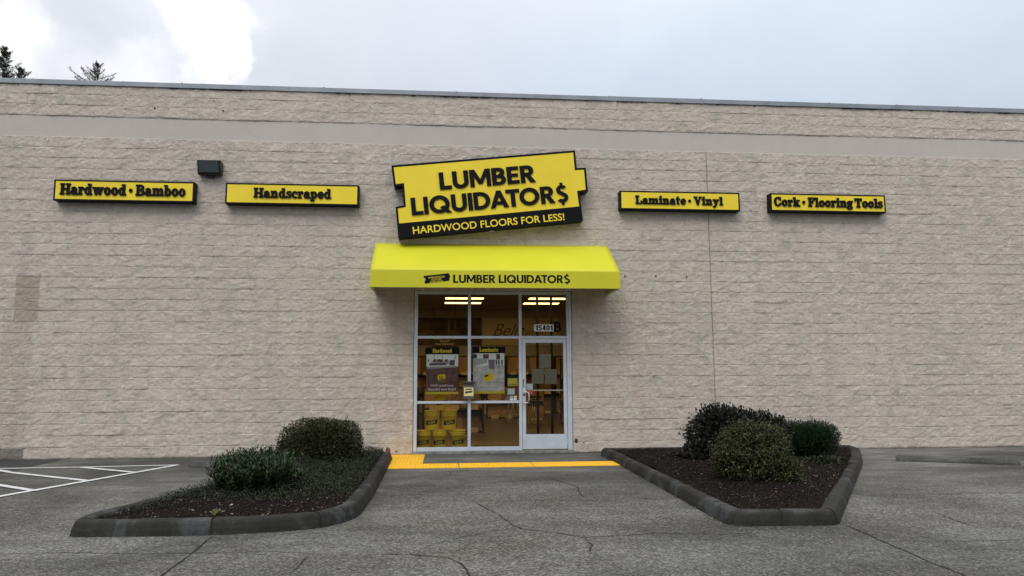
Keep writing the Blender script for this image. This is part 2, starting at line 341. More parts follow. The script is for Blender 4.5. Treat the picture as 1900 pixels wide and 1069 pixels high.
# slab-serif display alphabet, drawn from rectangles, polygons and ring arcs (cap height 1)
def R_(a, b, c, d): return [(a, b), (c, b), (c, d), (a, d)]
def ring(cx, cy, rx, ry, a0=0, a1=360, wh=.23, wv=.14, n=14):
    o = []; i = []
    for k in range(n+1):
        q = math.radians(a0+(a1-a0)*k/n); o.append((cx+rx*math.cos(q), cy+ry*math.sin(q))); i.append((cx+(rx-wh)*math.cos(q), cy+(ry-wv)*math.sin(q)))
    return [[o[k], o[k+1], i[k+1], i[k]] for k in range(n)]
def dot(cx, cy, r): return [[(cx+r*math.cos(k*math.pi/5), cy+r*math.sin(k*math.pi/5)) for k in range(10)]]
def dg_(x0, y0, x1, y1, w): return [(x0, y0), (x0+w, y0), (x1+w, y1), (x1, y1)]
S = .12
def bowl(cx): return ring(cx, .35, .34, .37)
G = {
 'H': (1.06, [R_(.09,0,.35,1), R_(.69,0,.95,1), R_(.3,.43,.75,.57), R_(0,0,.44,S), R_(0,1-S,.44,1), R_(.60,0,1.04,S), R_(.60,1-S,1.04,1)]),
 'B': (.92, [R_(.09,0,.35,1), R_(0,0,.5,S+.01), R_(0,1-S,.5,1), R_(.3,.45,.5,.57)]+ring(.48,.74,.36,.26,-90,90,.24,.13)+ring(.50,.28,.40,.28,-90,90,.25,.13)),
 'L': (.82, [R_(.09,0,.35,1), R_(0,0,.78,S+.01), R_(0,1-S,.46,1), R_(.64,0,.78,.38)]),
 'C': (.92, ring(.46,.5,.46,.51,40,320,.26,.13)+[R_(.72,.62,.84,1), R_(.72,.12,.84,.36)]),
 'F': (.84, [R_(.09,0,.35,1), R_(0,0,.48,S), R_(0,1-S,.80,1), R_(.3,.44,.58,.56), R_(.66,.66,.80,1), R_(.50,.34,.60,.66)]),
 'T': (.90, [R_(.31,0,.57,1), R_(.2,0,.68,S), R_(0,1-S,.88,1), R_(0,.66,.13,1), R_(.75,.66,.88,1)]),
 'V': (.98, [dg_(.36,0,.07,1,.26), dg_(.36,0,.72,1,.18), R_(0,1-S,.42,1), R_(.62,1-S,.98,1)]),
 'a': (.74, ring(.27,.21,.27,.23,0,360,.2,.12)+[R_(.38,0,.62,.5), R_(.55,0,.74,S)]+ring(.33,.44,.29,.27,0,165,.23,.13)),
 'b': (.74, bowl(.36)+[R_(.06,0,.30,1), R_(-.04,1-S,.2,1)]),
 'c': (.64, ring(.34,.35,.34,.37,45,315)+[R_(.46,.42,.6,.62)]),
 'd': (.80, bowl(.34)+[R_(.42,0,.66,1), R_(.32,1-S,.55,1), R_(.6,0,.78,S)]),
 'e': (.68, ring(.34,.35,.34,.37,0,322)+[R_(.12,.30,.66,.41)]),
 'g': (.72, ring(.31,.43,.31,.29)+[R_(.5,.58,.72,.70)]+ring(.32,-.06,.34,.21,0,360,.17,.11)+[R_(.10,.02,.3,.22)]),
 'i': (.44, [R_(.10,0,.34,.70), R_(0,0,.44,S), R_(0,.58,.22,.70), R_(.10,.79,.34,1)]),
 'k': (.84, [R_(.08,0,.32,1), R_(0,0,.38,S), R_(0,1-S,.2,1), dg_(.28,.26,.50,.66,.14), dg_(.54,.0,.30,.42,.24), R_(.44,.58,.80,.70), R_(.46,0,.84,S)]),
 'l': (.44, [R_(.10,0,.34,1), R_(0,0,.44,S), R_(0,1-S,.22,1)]),
 'm': (1.24, [R_(.08,0,.32,.70), R_(0,0,.38,S), R_(0,.58,.2,.70), R_(.48,0,.72,.45), R_(.42,0,.78,S), R_(.88,0,1.12,.45), R_(.82,0,1.2,S)]+ring(.50,.44,.22,.28,0,150,.22,.15)+ring(.90,.44,.22,.28,0,150,.22,.15)),
 'n': (.84, [R_(.08,0,.32,.70), R_(0,0,.38,S), R_(0,.58,.2,.70), R_(.48,0,.72,.45), R_(.42,0,.80,S)]+ring(.48,.44,.24,.28,0,150,.24,.15)),
 'o': (.72, bowl(.34)),
 'p': (.74, bowl(.36)+[R_(.06,-.30,.30,.70), R_(-.04,.58,.2,.70), R_(-.04,-.30,.40,-.18)]),
 'r': (.62, [R_(.08,0,.32,.70), R_(0,0,.42,S), R_(0,.58,.2,.70)]+ring(.42,.44,.2,.27,60,150,.18,.14)+dot(.48,.56,.12)),
 's': (.58, ring(.28,.51,.27,.20,60,270,.2,.11)+ring(.28,.20,.29,.21,-120,90,.2,.11)+[R_(.42,.5,.53,.7), R_(0,0,.11,.2)]),
 't': (.52, [R_(.10,.1,.34,.95), R_(0,.58,.48,.70)]+ring(.33,.20,.23,.21,180,300,.22,.13)),
 'w': (1.16, [dg_(.26,0,.06,.7,.24), dg_(.26,0,.50,.7,.17), dg_(.66,0,.46,.7,.24), dg_(.66,0,.90,.7,.17), R_(0,.58,.36,.7), R_(.82,.58,1.14,.7)]),
 'y': (.80, [dg_(.30,-.02,.07,.7,.24), dg_(.14,-.30,.56,.7,.17), R_(0,.58,.38,.7), R_(.48,.58,.8,.7)]+dot(.14,-.2,.12)),
 '.': (.52, dot(.22,.45,.17)), ' ': (.18, [])}
def slab_mb(body, x0, x1, z0, h, y, ext=.02, slope=0, mb=None):
    mb = mb or MB(); W = sum(G[c][0]+.03 for c in body)-.03; s = (x1-x0)/W; x = 0
    for ch in body:
        for k, p in enumerate(G[ch][1]):
            q = [(x0+(x+a)*s, z0+b*h+(x+a)*s*slope) for a, b in p]
            q = [tuple(v_) for v_ in inset(q, -.018*h)]
            mb.prism(q, y-ext-.00025*(k % 12)-.00002*k, y)
        x += G[ch][0]+.03
    return mb
SG = {
 'L': (.56, [R_(0,0,.20,1), R_(.1,0,.56,.18)]), 'I': (.20, [R_(0,0,.20,1)]),
 'U': (.76, [R_(0,.34,.20,1), R_(.56,.34,.76,1)]+ring(.38,.36,.38,.375,180,360,.20,.19,16)),
 'M': (1.0, [R_(0,0,.19,1), R_(.81,0,1.0,1), [(.03,1),(.24,1),(.59,.16),(.42,.16)], [(.97,1),(.76,1),(.41,.16),(.58,.16)]]),
 'B': (.66, [R_(0,0,.20,1), R_(.1,.84,.36,1), R_(.1,.43,.38,.58), R_(.1,0,.38,.16)]+ring(.34,.74,.28,.26,-90,90,.19,.16)+ring(.36,.29,.30,.29,-90,90,.20,.16)),
 'E': (.58, [R_(0,0,.20,1), R_(.1,.83,.57,1), R_(.1,.42,.53,.58), R_(.1,0,.58,.17)]),
 'R': (.70, [R_(0,0,.20,1), R_(.1,.84,.36,1), R_(.1,.40,.38,.56), [(.24,.45),(.44,.45),(.70,0),(.46,0)]]+ring(.34,.70,.30,.30,-90,90,.20,.16)),
 'Q': (1.02, [[(.54,.32),(.70,.40),(1.06,-.02),(.84,-.02)]]+ring(.5,.5,.5,.515,0,360,.20,.185,28)),
 'O': (1.0, ring(.5,.5,.5,.515,0,360,.20,.185,28)),
 'D': (.82, [R_(0,0,.20,1), R_(.1,.83,.34,1), R_(.1,0,.34,.17)]+ring(.33,.5,.49,.5,-90,90,.20,.17,18)),
 'A': (.90, [[(0,0),(.22,0),(.54,1),(.35,1)], [(.90,0),(.68,0),(.36,1),(.55,1)], R_(.2,.19,.7,.35)]),
 'T': (.68, [R_(.24,0,.44,1), R_(0,.83,.68,1)]),
 '1': (.34, [R_(.14,0,.34,1), R_(0,.70,.2,.84)]), '4': (.50, [R_(.27,0,.44,1), R_(0,.20,.50,.34), [(0,.24),(.15,.24),(.34,1),(.24,1)]]), '0': (.50, ring(.25,.5,.25,.5,0,360,.16,.16,20)),
 '5': (.50, [R_(.02,.84,.46,1), R_(.02,.5,.17,1)]+ring(.24,.33,.26,.33,-160,120,.16,.15,18)),
 '$': (.64, ring(.32,.735,.29,.275,35,262,.19,.155,18)+ring(.32,.27,.31,.28,-145,85,.19,.155,18)+[[(.20,.57),(.36,.63),(.46,.42),(.30,.40)], R_(.26,.93,.38,1.15), R_(.26,-.15,.38,.07)]), ' ': (.22, [])}
KERN = {'DA': -.07, 'AT': -.16, 'TO': -.08, 'RS': 0, 'LI': -.02}
def sans_mb(body, p0, p1, cap, y, ext, gap=.085, mb=None):
    mb = mb or MB(); p0 = Vector(p0); p1 = Vector(p1); kn = [KERN.get(body[i:i+2], 0) for i in range(len(body))]; W = sum(SG[c][0]+gap for c in body)-gap+sum(kn); u = (p1-p0)/W; v = Vector((-u.y, u.x)).normalized()*cap; x = 0
    for ci, ch in enumerate(body):
        for k, p in enumerate(SG[ch][1]):
            mb.prism([tuple(q) for q in inset([p0+u*(x+a)+v*b for a, b in p], -.016*cap)], y-ext-.00002*k, y)
        x += SG[ch][0]+gap+kn[ci]
    return mb
# ------------------------------------------------------------------ ground
def sheet(name, pts, z, m, kind='structure', parent=None):
    mb = MB(); mb.add([(x, y, z) for x, y in pts], [tuple(range(len(pts)))])
    a = sum(pts[i][0]*pts[(i+1)%len(pts)][1]-pts[(i+1)%len(pts)][0]*pts[i][1] for i in range(len(pts)))
    if a < 0: mb.f = [f[::-1] for f in mb.f]
    o = mb.build(name, m, parent)
    if kind: o['kind'] = kind
    return o
g = sheet('ground', [(-400, -400), (400, -400), (400, 500), (-400, 500)], 0, M['concrete'])
sheet('asphalt_road', [(-60, -40), (-6.45, -40), (-6.50, -2.9), (-6.66, -.0), (-60, -.0)], .004, M['asphalt'])
def line_mb(mb, p, q, wd, z):
    p = Vector((p.x, p.y, 0)); q = Vector((q.x, q.y, 0)); d = (q-p).normalized(); n = Vector((-d.y, d.x, 0))*wd/2
    # slightly ragged painted edge
    k = max(2, int((q-p).length/.12)); vs = []; fs = []
    for i in range(k+1):
        c = p.lerp(q, i/k); j1 = random.uniform(.9, 1.05); j2 = random.uniform(.9, 1.05); vs += [(*(c-n*j1).xy, z), (*(c+n*j2).xy, z)]
    for i in range(k): fs.append((2*i, 2*i+2, 2*i+3, 2*i+1))
    mb.add(vs, fs)
lm = MB()
ext0 = atz(0, 922, 0); ext1 = atz(330, 863.5, 0); dd = ext0-ext1
line_mb(lm, ext0+dd*.9, ext1, .10, .0085)
for i, (a, b_) in enumerate([((330, 863.7), (150, 867.8)), ((150, 867.8), (-70, 871.5)), ((18, 877.5), (162, 893)), ((150, 868), (246, 877)), ((-60, 892), (66, 912)), ((-60, 864), (18, 877))]):
    line_mb(lm, atz(*a, 0), atz(*b_, 0), .10, .0088+.0003*i)
o = lm.build('parking_hatch_marking', M['line']); o['kind'] = 'structure'
# cracks and slab joints: thin jagged ribbons of dirt lying in the surface
def ribbon(mb, pts, wd, jag=.02, z=.003, seg=.05):
    P = [Vector((p[0], p[1], 0)) for p in pts]; Q = []
    for a, b_ in zip(P[:-1], P[1:]):
        k = max(1, int((b_-a).length/seg)); Q += [a.lerp(b_, i/k) for i in range(k)]
    Q.append(P[-1]); W = []
    off = 0
    for i, q in enumerate(Q):
        t = (Q[min(i+1, len(Q)-1)]-Q[max(i-1, 0)]); t = t.normalized() if t.length else Vector((1, 0, 0)); n = Vector((-t.y, t.x, 0))
        off = off*.75+random.uniform(-jag, jag)*.6; ww = wd*.9*random.uniform(.3, 1.15)*.5*(min(1, (i+1)/6, (len(Q)-i)/6)); W.append((q+n*(off-ww), q+n*(off+ww)))
    vs = []; [vs.extend([(a.x, a.y, z), (b_.x, b_.y, z)]) for a, b_ in W]
    mb.add(vs, [(2*i, 2*i+2, 2*i+3, 2*i+1) for i in range(len(W)-1)])
cm = MB(); A = lambda *l: [tuple(atz(x, y, 0).xy) for x, y in l]
ribbon(cm, A((395, 995), (340, 1040), (300, 1069), (230, 1125)), .022, .006)
ribbon(cm, A((1557, 970), (1640, 1005), (1790, 1069), (1950, 1140)), .022, .012)
ribbon(cm, [(4.95, -5.75), (8, -5.82), (13, -5.85)], .014, .003, .0034)
ribbon(cm, A((1240, 925), (1100, 928), (960, 929), (800, 929)), .010, .004, .0038)
ribbon(cm, A((700, 926), (660, 926)), .010, .004, .0038)
ribbon(cm, A((240, 940), (120, 942), (0, 943), (-200, 944)), .012, .004, .0034)
ribbon(cm, A((880, 930), (905, 945), (955, 975), (968, 981), (1040, 990), (1082, 997), (1150, 994), (1215, 990), (1350, 992), (1420, 990)), .016, .016, .0042)
ribbon(cm, A((968, 981), (930, 985), (860, 997), (800, 1012)), .010, .014, .0046)
ribbon(cm, A((1085, 998), (1098, 1012), (1094, 1027), (1120, 1035)), .014, .012, .0048)
ribbon(cm, A((680, 1028), (760, 1029), (830, 1035), (860, 1050), (872, 1069), (880, 1100)), .018, .014, .0050)
ribbon(cm, A((590, 1028), (510, 1024), (400, 1026), (260, 1028), (120, 1026), (-40, 1030)), .012, .012, .0040)
ribbon(cm, A((575, 1030), (550, 1055), (530, 1069)), .014, .012, .0052)
ribbon(cm, A((1650, 1004), (1780, 1005), (1950, 1001)), .010, .006, .0040)
ribbon(cm, A((1020, 888), (1070, 903), (1082, 925)), .016, .016, .0044)
ribbon(cm, A((140, 999), (60, 1010), (0, 1018)), .012, .012, .0046)
ribbon(cm, A((830, 874), (838, 880), (815, 885)), .016, .012, .0046)
ribbon(cm, A((1730, 950), (1800, 975), (1850, 985)), .012, .014, .0046)
o = cm.build('pavement_crack', M['crack']); o['kind'] = 'structure'
# yellow tactile paving: three flush panels with rows of domes
def tactile():
    mb = MB(); z = .007
    y0, y1 = -2.30, -1.66
    segs = [(-.89, .985), (.995, 2.10), (2.11, 2.88)]
    xs0 = atz(852, 868, 0).x; xs1 = atz(988, 862, 0).x
    segs = [(-.90, xs0-.006), (xs0+.006, xs1-.006), (xs1+.006, 2.90)]
    for a, b_ in segs: mb.box(a, y0, .0, b_, y1, z)
    mb.box(-1.0, y1+.002, .0, -.31, -.02, z+.0005)
    for a, b_, c_, d_ in [(*segs[0], y0, y1), (*segs[1], y0, y1), (*segs[2], y0, y1), (-1.0, -.31, y1, -.02)]:
        x = a+.03
        while x < b_-.02:
            y = c_+.03
            while y < d_-.02:
                r = .011; k = 6
                vs = [(x+r*math.cos(q*math.pi/3), y+r*math.sin(q*math.pi/3), z) for q in range(k)]+[(x+r*.5*math.cos(q*math.pi/3), y+r*.5*math.sin(q*math.pi/3), z+.005) for q in range(k)]
                mb.add(vs, [tuple(range(k, 2*k))]+[(q, (q+1) % k, (q+1) % k+k, q+k) for q in range(k)])
                y += .06
            x += .06
    return mb
tag(tactile().build('tactile_paving', M['tactile']), 'bright yellow bumpy tactile paving strip flush in the ground before the entrance', 'tactile paving')
# ------------------------------------------------------------------ the building
B = empty('store_building', (0, 0, 0)); tag(B, 'long beige split-face block commercial building with glazed yellow-canopied entrance', 'building')
OX0, OX1, OZ1 = -.535, 2.46, 3.055       # opening of the entrance
ZT = 34*CH-.02
def relief(X, Z):
    k = np.floor(Z/CH+1e-6); v = Z/CH-k
    s = k*37.7
    bx = X/.4064+.5*(k % 2); bi = np.floor(bx); u = bx-bi
    base = fbm(X*1.3+3.1, Z*1.3+s*.0, 5, 3)
    big = fbm(X*3.0+s, v*.9+s, 1, 3)
    # slanting chipped facets
    a = X*4.2+Z*3.4; c_ = -X*2.0+Z*7.5
    f1 = 1-np.abs(2*fbm(a, c_, 3, 3)-1)
    a = X*9-Z*6; c_ = X*3+Z*14
    f2 = 1-np.abs(2*fbm(a+s, c_, 7, 3)-1)
    fine = fbm(X*26, Z*26, 9, 2)
    blk = h2(bi.astype(np.int64), k.astype(np.int64), 4)
    f3 = 1-np.abs(2*fbm(X*17+Z*11, -X*8+Z*24, 17, 2)-1)
    h = .005+.008*base+.012*(big-.35)+.007*f1**5+.006*f2**3+.009*f3**2+.009*fine+.003*blk
    edge = np.clip(np.minimum(v, 1-v)/.07, 0, 1); h = h*(.80+.20*edge)
    h = h+.020*(fbm(X*.9+k*5.3, k*9.1, 33, 3)-.5)*.8+.004*blk+.008*np.clip(fbm(X*2.2+k*3, Z*3.5, 51, 3)-.58, 0, 1)*4*f1; h = h+.004*np.clip((v-.90)/.07, 0, 1); jd = np.clip((fbm(X*1.7, k*3.3, 31, 3)-.46)*2.2, .02, .7); h = np.where((v < .009) | (v > .985), h*(1-jd)+.001*jd, h)
    vj = (np.minimum(u, 1-u) < .022) & (h2(bi.astype(np.int64), k.astype(np.int64), 21) < .25); h = np.where(vj, h*.6, h)
    h = np.where((Z > 29*CH-.004) & (Z < 31*CH-.006), .016+.0006*fbm(X*2, Z*2, 2, 2), h)
    h = np.where((np.abs(X-5.245) < .0095) & (Z < 29*CH), -.012, h)
    return h
def wall_grid(xs, zs, hole=None):
    X, Z = np.meshgrid(xs, zs); Hh = relief(X, Z)
    if hole is not None:
        e = (X >= OX0-.001) & (X <= OX1+.001) & (Z <= OZ1+.001); Hh = np.where(e, .0, Hh)
    Hh = np.where(Hh > 0, Hh*.82, Hh)
    V = np.stack([X, -Hh, Z], -1).reshape(-1, 3); nx, nz = len(xs), len(zs)
    i = (np.arange(nz-1)[:, None]*nx+np.arange(nx-1)[None, :])
    F = np.stack([i, i+1, i+nx+1, i+nx], -1)
    if hole is not None:
        xm = (xs[:-1]+xs[1:])/2; zm = (zs[:-1]+zs[1:])/2
        keep = ~((xm[None, :] > OX0) & (xm[None, :] < OX1) & (zm[:, None] < OZ1)); F = F[keep]
    return V, F.reshape(-1, 4)
zr = [0, .012, .03, .06, .10, .14, .17, .188, .197]
zr = [0, .0022, .0065, .016, .032, .050, .070, .090, .110, .130, .150, .168, .184, .194, .1990, .2010]
zs = np.array(sorted(set([round(k*CH+q, 5) for k in range(34) for q in zr if k*CH+q < ZT]+[ZT, OZ1])))
xs = np.unique(np.round(np.concatenate([np.arange(-9.4, 13.4, .02), [OX0, OX1, 5.2352, 5.2358, 5.2542, 5.2548]]), 5))
def np_mesh(name, V, F, m):
    me = bpy.data.meshes.new(name); me.vertices.add(len(V)); me.vertices.foreach_set('co', V.astype(np.float32).ravel())
    me.loops.add(F.size); me.loops.foreach_set('vertex_index', F.astype(np.int32).ravel()); n = len(F); me.polygons.add(n)
    me.polygons.foreach_set('loop_start', np.arange(0, F.size, F.shape[1], dtype=np.int32)); me.update(calc_edges=True); me.materials.append(m); return me
V1, F1 = wall_grid(xs, zs, True)
V2, F2 = wall_grid(np.arange(-18, -9.399, .1), zs); V3, F3 = wall_grid(np.append(np.arange(13.38, 24, .1), 24.0), zs)
V = np.concatenate([V1, V2, V3]); F = np.concatenate([F1, F2+len(V1), F3+len(V1)+len(V2)])
link('front_wall', np_mesh('front_wall', V, F, M['block']), B)
mb = MB(); mb.box(-18, .30, 0, -17.7, 26, ZT); mb.box(23.7, .30, 0, 24, 26, ZT); mb.box(-18, 25.7, 0, 24, 26, ZT); mb.box(-18, -.0, 0, -17.98, .3, ZT); mb.box(23.98, 0, 0, 24, .3, ZT)
mb.build('side_wall', M['block'], B)
MB().box(-17.7, .02, ZT-.25, 23.7, 25.7, ZT-.05).build('roof', mat('roof_membrane', (.2, .2, .2), .9), B)
mb = MB(); rnd = random.Random(3); x = -18.03; z0 = ZT+.002
for k in range(14):
    x2 = [-14.8, -11.5, -8.0, -4.95, -2.3, .25, 3.3, 5.2, 7.9, 9.35, 10.7, 13.5, 18.7, 24.03][k]; d = rnd.uniform(-.004, .004)
    mb.box(x+.003, -.055+d, z0, x2-.003, .14, z0+.092+d); mb.box(x2-.035, -.060+d, z0-.006, x2+.005, .145, z0+.100+d); x = x2
mb.build('coping', M['coping'], B, bevel=.003)
MB().box(-18, -.022, ZT-.018, 24, .1, ZT+.001).build('coping_drip_edge', M['alu_dark'], B)
MB().box(5.2395, -.006, .0, 5.2505, .004, 31*CH-.01).build('control_joint', M['joint_seal'], B)
# reveal round the entrance, threshold
mb = MB(); mb.box(OX0-.16, .001, 0, OX0, .30, OZ1); mb.box(OX1, .001, 0, OX1+.16, .30, OZ1); mb.box(OX0-.16, .001, OZ1, OX1+.16, .30, OZ1+.2)
mb.build('entrance_reveal', M['block'], B)
varied_sill = varied('threshold_concrete', (.20, .20, .19), .8, .4, 9, .3)
MB().box(OX0-.02, -.07, .001, OX1+.02, .3, .052).build('threshold', varied_sill, B, bevel=.006)
# small marks on the wall: bolt caps, filled holes, chipped paint
mb = MB()
for px, py in [(93, 195), (233, 199), (354, 205), (89, 259), (151, 261), (275, 264)]:
    p = at(px, py, -.03); MB().tube([(p.x, -.012, p.z), (p.x, -.045, p.z)], .014, 8).build('bolt_cap', M['white'], B)
mb = MB()
for px, py in [(287, 201), (414, 206)]:
    p = at(px, py, -.03); MB().tube([(p.x, 0, p.z), (p.x, -.036, p.z)], .018, 7).build('wall_hole', M['hole'], B)
def blob(mb, x, z, rx, rz, y0, y1, r=random):
    mb.prism([(x+rx*math.cos(a)*r.uniform(.6, 1.15), z+rz*math.sin(a)*r.uniform(.6, 1.15)) for a in [k*math.pi/5 for k in range(10)]], y0, y1)
for px, py in [(1069, 818), (1083, 822)]:
    mb = MB(); p = at(px, py, -.03); blob(mb, p.x, p.z, .035 if px < 1075 else .02, .05 if px < 1075 else .022, -.034, 0); mb.build('wall_hole', M['hole'], B)
mb = MB()
for px, py, r in [(1160, 512, .02), (1217, 512, .02), (1274, 514, .022), (720, 835, .05), (735, 838, .022)]:
    mb = MB(); p = at(px, py, -.03); blob(mb, p.x, max(p.z, .05), r, r, -.033, 0); mb.build('rust_spot', M['rust'], B)
# ---- interior shell of the store
RX0, RX1, RY0, RY1, RZ0, RZ1 = -5.5, 10.5, .30, 17.5, .05, 4.35
MB().box(RX0, .30, RZ0-.04, RX1, RY1, RZ0).build('floor', M['floor'], B)
MB().box(RX0, RY0, RZ1, RX1, RY1, RZ1+.1).build('ceiling', M['ceil'], B)
mb = MB(); mb.box(RX0-.1, RY0, RZ0, RX0, RY1, RZ1); mb.box(RX1, RY0, RZ0, RX1+.1, RY1, RZ1); mb.box(RX0, RY1, RZ0, RX1, RY1+.1, RZ1)
mb.box(RX0, .302, RZ0, OX0-.01, .36, RZ1); mb.box(OX1+.01, .302, RZ0, RX1, .36, RZ1); mb.box(OX0-.01, .302, OZ1, OX1+.01, .36, RZ1)
mb.build('interior_wall', M['int_wall'], B)
# ---- aluminium entrance: frame, panes, door
fy0, fy1 = .0, .11                       # frame depth
fm = MB(); zb, zt = .055, 3.045
X0, X1 = -.528, 2.450
V_ = [(X0, X0+.062), (.478, .535), (1.446, 1.503), (2.368, X1)]
for i, (a, b_) in enumerate(V_): fm.box(a, fy0-.02 if i in (0, 3) else fy0, zb, b_, fy1, zt)
for (a, b_) in [(V_[0][1], V_[1][0]), (V_[1][1], V_[2][0]), (V_[2][1], V_[3][0])]:
    fm.box(a, fy0+.002, zt-.062, b_, fy1, zt)
    fm.box(a, fy0+.002, 2.142, b_, fy1, 2.192)
for (a, b_) in [(V_[0][1], V_[1][0]), (V_[1][1], V_[2][0])]:
    fm.box(a, fy0+.002, .928, b_, fy1, .974); fm.box(a, fy0+.002, zb, b_, fy1, .128)
fm.tube([(X1-.022, -.02, zb), (X1-.022, -.02, zt)], .024, 12)
WF = fm.build('window_frame', M['alu'], B, bevel=.003)
gk = MB()
for (a, b_, c_, d_) in [(V_[0][1], V_[1][0], 2.192, zt-.062), (V_[1][1], V_[2][0], 2.192, zt-.062), (V_[2][1], V_[3][0], 2.192, zt-.062), (V_[0][1], V_[1][0], .974, 2.142), (V_[1][1], V_[2][0], .974, 2.142), (V_[0][1], V_[1][0], .128, .928), (V_[1][1], V_[2][0], .128, .928)]:
    MB().box(a, .055, c_, b_, .061, d_).build('pane', M['glass'], WF)
    for q in ((a, c_, a+.007, d_), (b_-.007, c_, b_, d_), (a+.007, c_, b_-.007, c_+.007), (a+.007, d_-.007, b_-.007, d_)): gk.box(q[0]+.0005, .030, q[1]+.0005, q[2]-.0005, .052, q[3]-.0005)
gk.build('gasket', M['alu_dark'], WF)
dm = MB(); dx0, dx1, dz0, dz1 = 1.510, 2.362, .072, 2.134; gx0, gx1, gz0, gz1 = 1.575, 2.298, .345, 2.062
dm.box(dx0, .012, dz0, gx0, .062, dz1); dm.box(gx1, .012, dz0, dx1, .062, dz1); dm.box(gx0, .0125, dz0, gx1, .0615, gz0); dm.box(gx0, .0125, gz1, gx1, .0615, dz1)
D = dm.build('door', M['alu'], B, bevel=.003)
MB().box(gx0, .034, gz0, gx1, .040, gz1).build('pane', M['glass'], D)
gk = MB()
for q in ((gx0, gz0, gx0+.008, gz1), (gx1-.008, gz0, gx1, gz1), (gx0+.008, gz0, gx1-.008, gz0+.008), (gx0+.008, gz1-.008, gx1-.008, gz1)): gk.box(q[0]+.0005, .018, q[1]+.0005, q[2]-.0005, .032, q[3]-.0005)
gk.build('gasket', M['alu_dark'], D)
hx = at(968, 725, -.03); hz1 = at(970, 727, -.03).z; hz0 = at(970, 748, -.03).z; hxl = 1.535
mb = MB(); mb.tube([(hxl, .012, hz1), (hxl, -.05, hz1), (hxl+.03, -.065, hz1), (hxl+.075, -.065, hz1-.015), (hxl+.09, -.065, hz1-.05), (hxl+.09, -.065, hz0+.05), (hxl+.075, -.065, hz0+.015), (hxl+.03, -.065, hz0), (hxl, -.05, hz0), (hxl, .012, hz0)], .0115, 10)
mb.build('handle', mat('satin_pull_handle', (.72, .74, .76), .35, metal=.3), D, smooth=True)
mb = MB(); p = at(970.5, 732.5, 0); mb.tube([(1.542, .012, p.z), (1.542, -.006, p.z)], .019, 16); mb.build('lock', M['dark_metal'], D)
z_ = at(1000, 724.5, .05).z; mb = MB(); mb.tube([(gx0-.01, .085, z_), (gx1+.01, .085, z_)], .011, 10); mb.box(gx0-.02, .0625, z_-.018, gx0+.005, .096, z_+.018); mb.box(gx1-.005, .0625, z_-.018, gx1+.02, .096, z_+.018)
mb.build('push_bar', M['alu'], D)
mb = MB(); mb.box(2.352, -.004, 2.05, 2.384, .0115, 2.145); mb.build('hinge', M['steel'], D, bevel=.003); MB().box(2.352, -.004, .075, 2.384, .0115, .17).build('hinge', M['steel'], D, bevel=.003)
za, zc = at(971, 704, 0).z, at(971, 719, 0).z
mb = MB(); mb.box(1.522, .0105, zc, 1.546, .0118, za); mb.build('decal', M['black'], D, label='narrow black push-pull decal on the door stile')
text_mb('PULL', 1.534-.06, 1.534+.06, (za+zc)/2-.009, (za+zc)/2+.009, .0103, .0006, .0, rot=math.pi/2).build('decal_lettering', M['white'], D)
# street number on the transom
p0, p1 = at(991, 615, .05), at(1027, 602, .05)
mb = MB(); mb.box(p0.x, .050, p0.z, p1.x, .0535, p1.z); NB = mb.build('street_number', M['white'], B, label='white street number 15401 and black letter B on the transom glass')
sans_mb('15401', (p0.x+.03, p0.z+.018), (p1.x-.02, p0.z+.018), p1.z-p0.z-.036, .0495, .001, .12).build('digits', M['black'], NB)
q0, q1 = at(1028, 616, .05), at(1041, 597, .05)
sans_mb('B', (q0.x, q0.z), (q1.x, q0.z), q1.z-q0.z, .0535, .003).build('letter', M['black'], NB)
# ------------------------------------------------------------------ box signs
def tag_text(mb): return mb
def box_sign(label, c0, c1, body, tx0, tx1, tz0, tz1):
    """c0/c1: px corners (left-top, right-bottom) of the face, 0.17 m in front of the wall"""
    Y = -.20; a = at(c0[0], c0[1], Y); b_ = at(c1[0], c1[1], Y)
    a2 = at(c0[0], c0[2], Y); b2 = at(c1[0], c1[2], Y)
    x0, x1 = a.x, b_.x; z1 = (a.z+at(c1[0], c1[1], Y).z)/2; z0 = (a2.z+b2.z)/2
    r = empty('box_sign', ((x0+x1)/2, 0, z0)); tag(r, label, 'sign', 'yellow box signs along the wall')
    mb = MB(); t = .028
    mb.box(x0, Y+.012, z0, x1, -.012, z1)
    for q in ((x0, z0, x0+t, z1), (x1-t, z0, x1, z1), (x0+t, z0, x1-t, z0+t), (x0+t, z1-t, x1-t, z1)): mb.box(q[0], Y, q[1], q[2], Y+.0115, q[3])
    shift(mb, r).build('cabinet', M['black'], r, bevel=.003)
    shift(MB().box(x0+t+.001, Y+.004, z0+t+.001, x1-t-.001, Y+.0118, z1-t-.001), r).build('face', M['yellow'], r)
    ta = at(tx0, (tz0+tz1)/2, Y); tb = at(tx1, (tz0+tz1)/2, Y); za_ = at((tx0+tx1)/2, tz1, Y).z; zb_ = at((tx0+tx1)/2, tz0, Y).z
    shift(slab_mb(body, ta.x, tb.x, za_, zb_-za_, Y+.004, .022), r).build('lettering', M['black'], r)
    return r
box_sign('yellow box sign reading Hardwood and Bamboo at the far left of the wall', (101, 331.5, 372), (361, 339, 375.5), 'Hardwood . Bamboo', 112, 345, 342.5, 362.5)
box_sign('yellow box sign reading Handscraped between the wall light and the tilted sign', (419, 338.5, 377.5), (666, 344, 382), 'Handscraped', 471, 615, 350, 367.5)
box_sign('yellow box sign reading Laminate and Vinyl right of the tilted sign', (1150, 353.5, 388.5), (1372, 357.5, 392), 'Laminate . Vinyl', 1179, 1341, 364.5, 379.5)
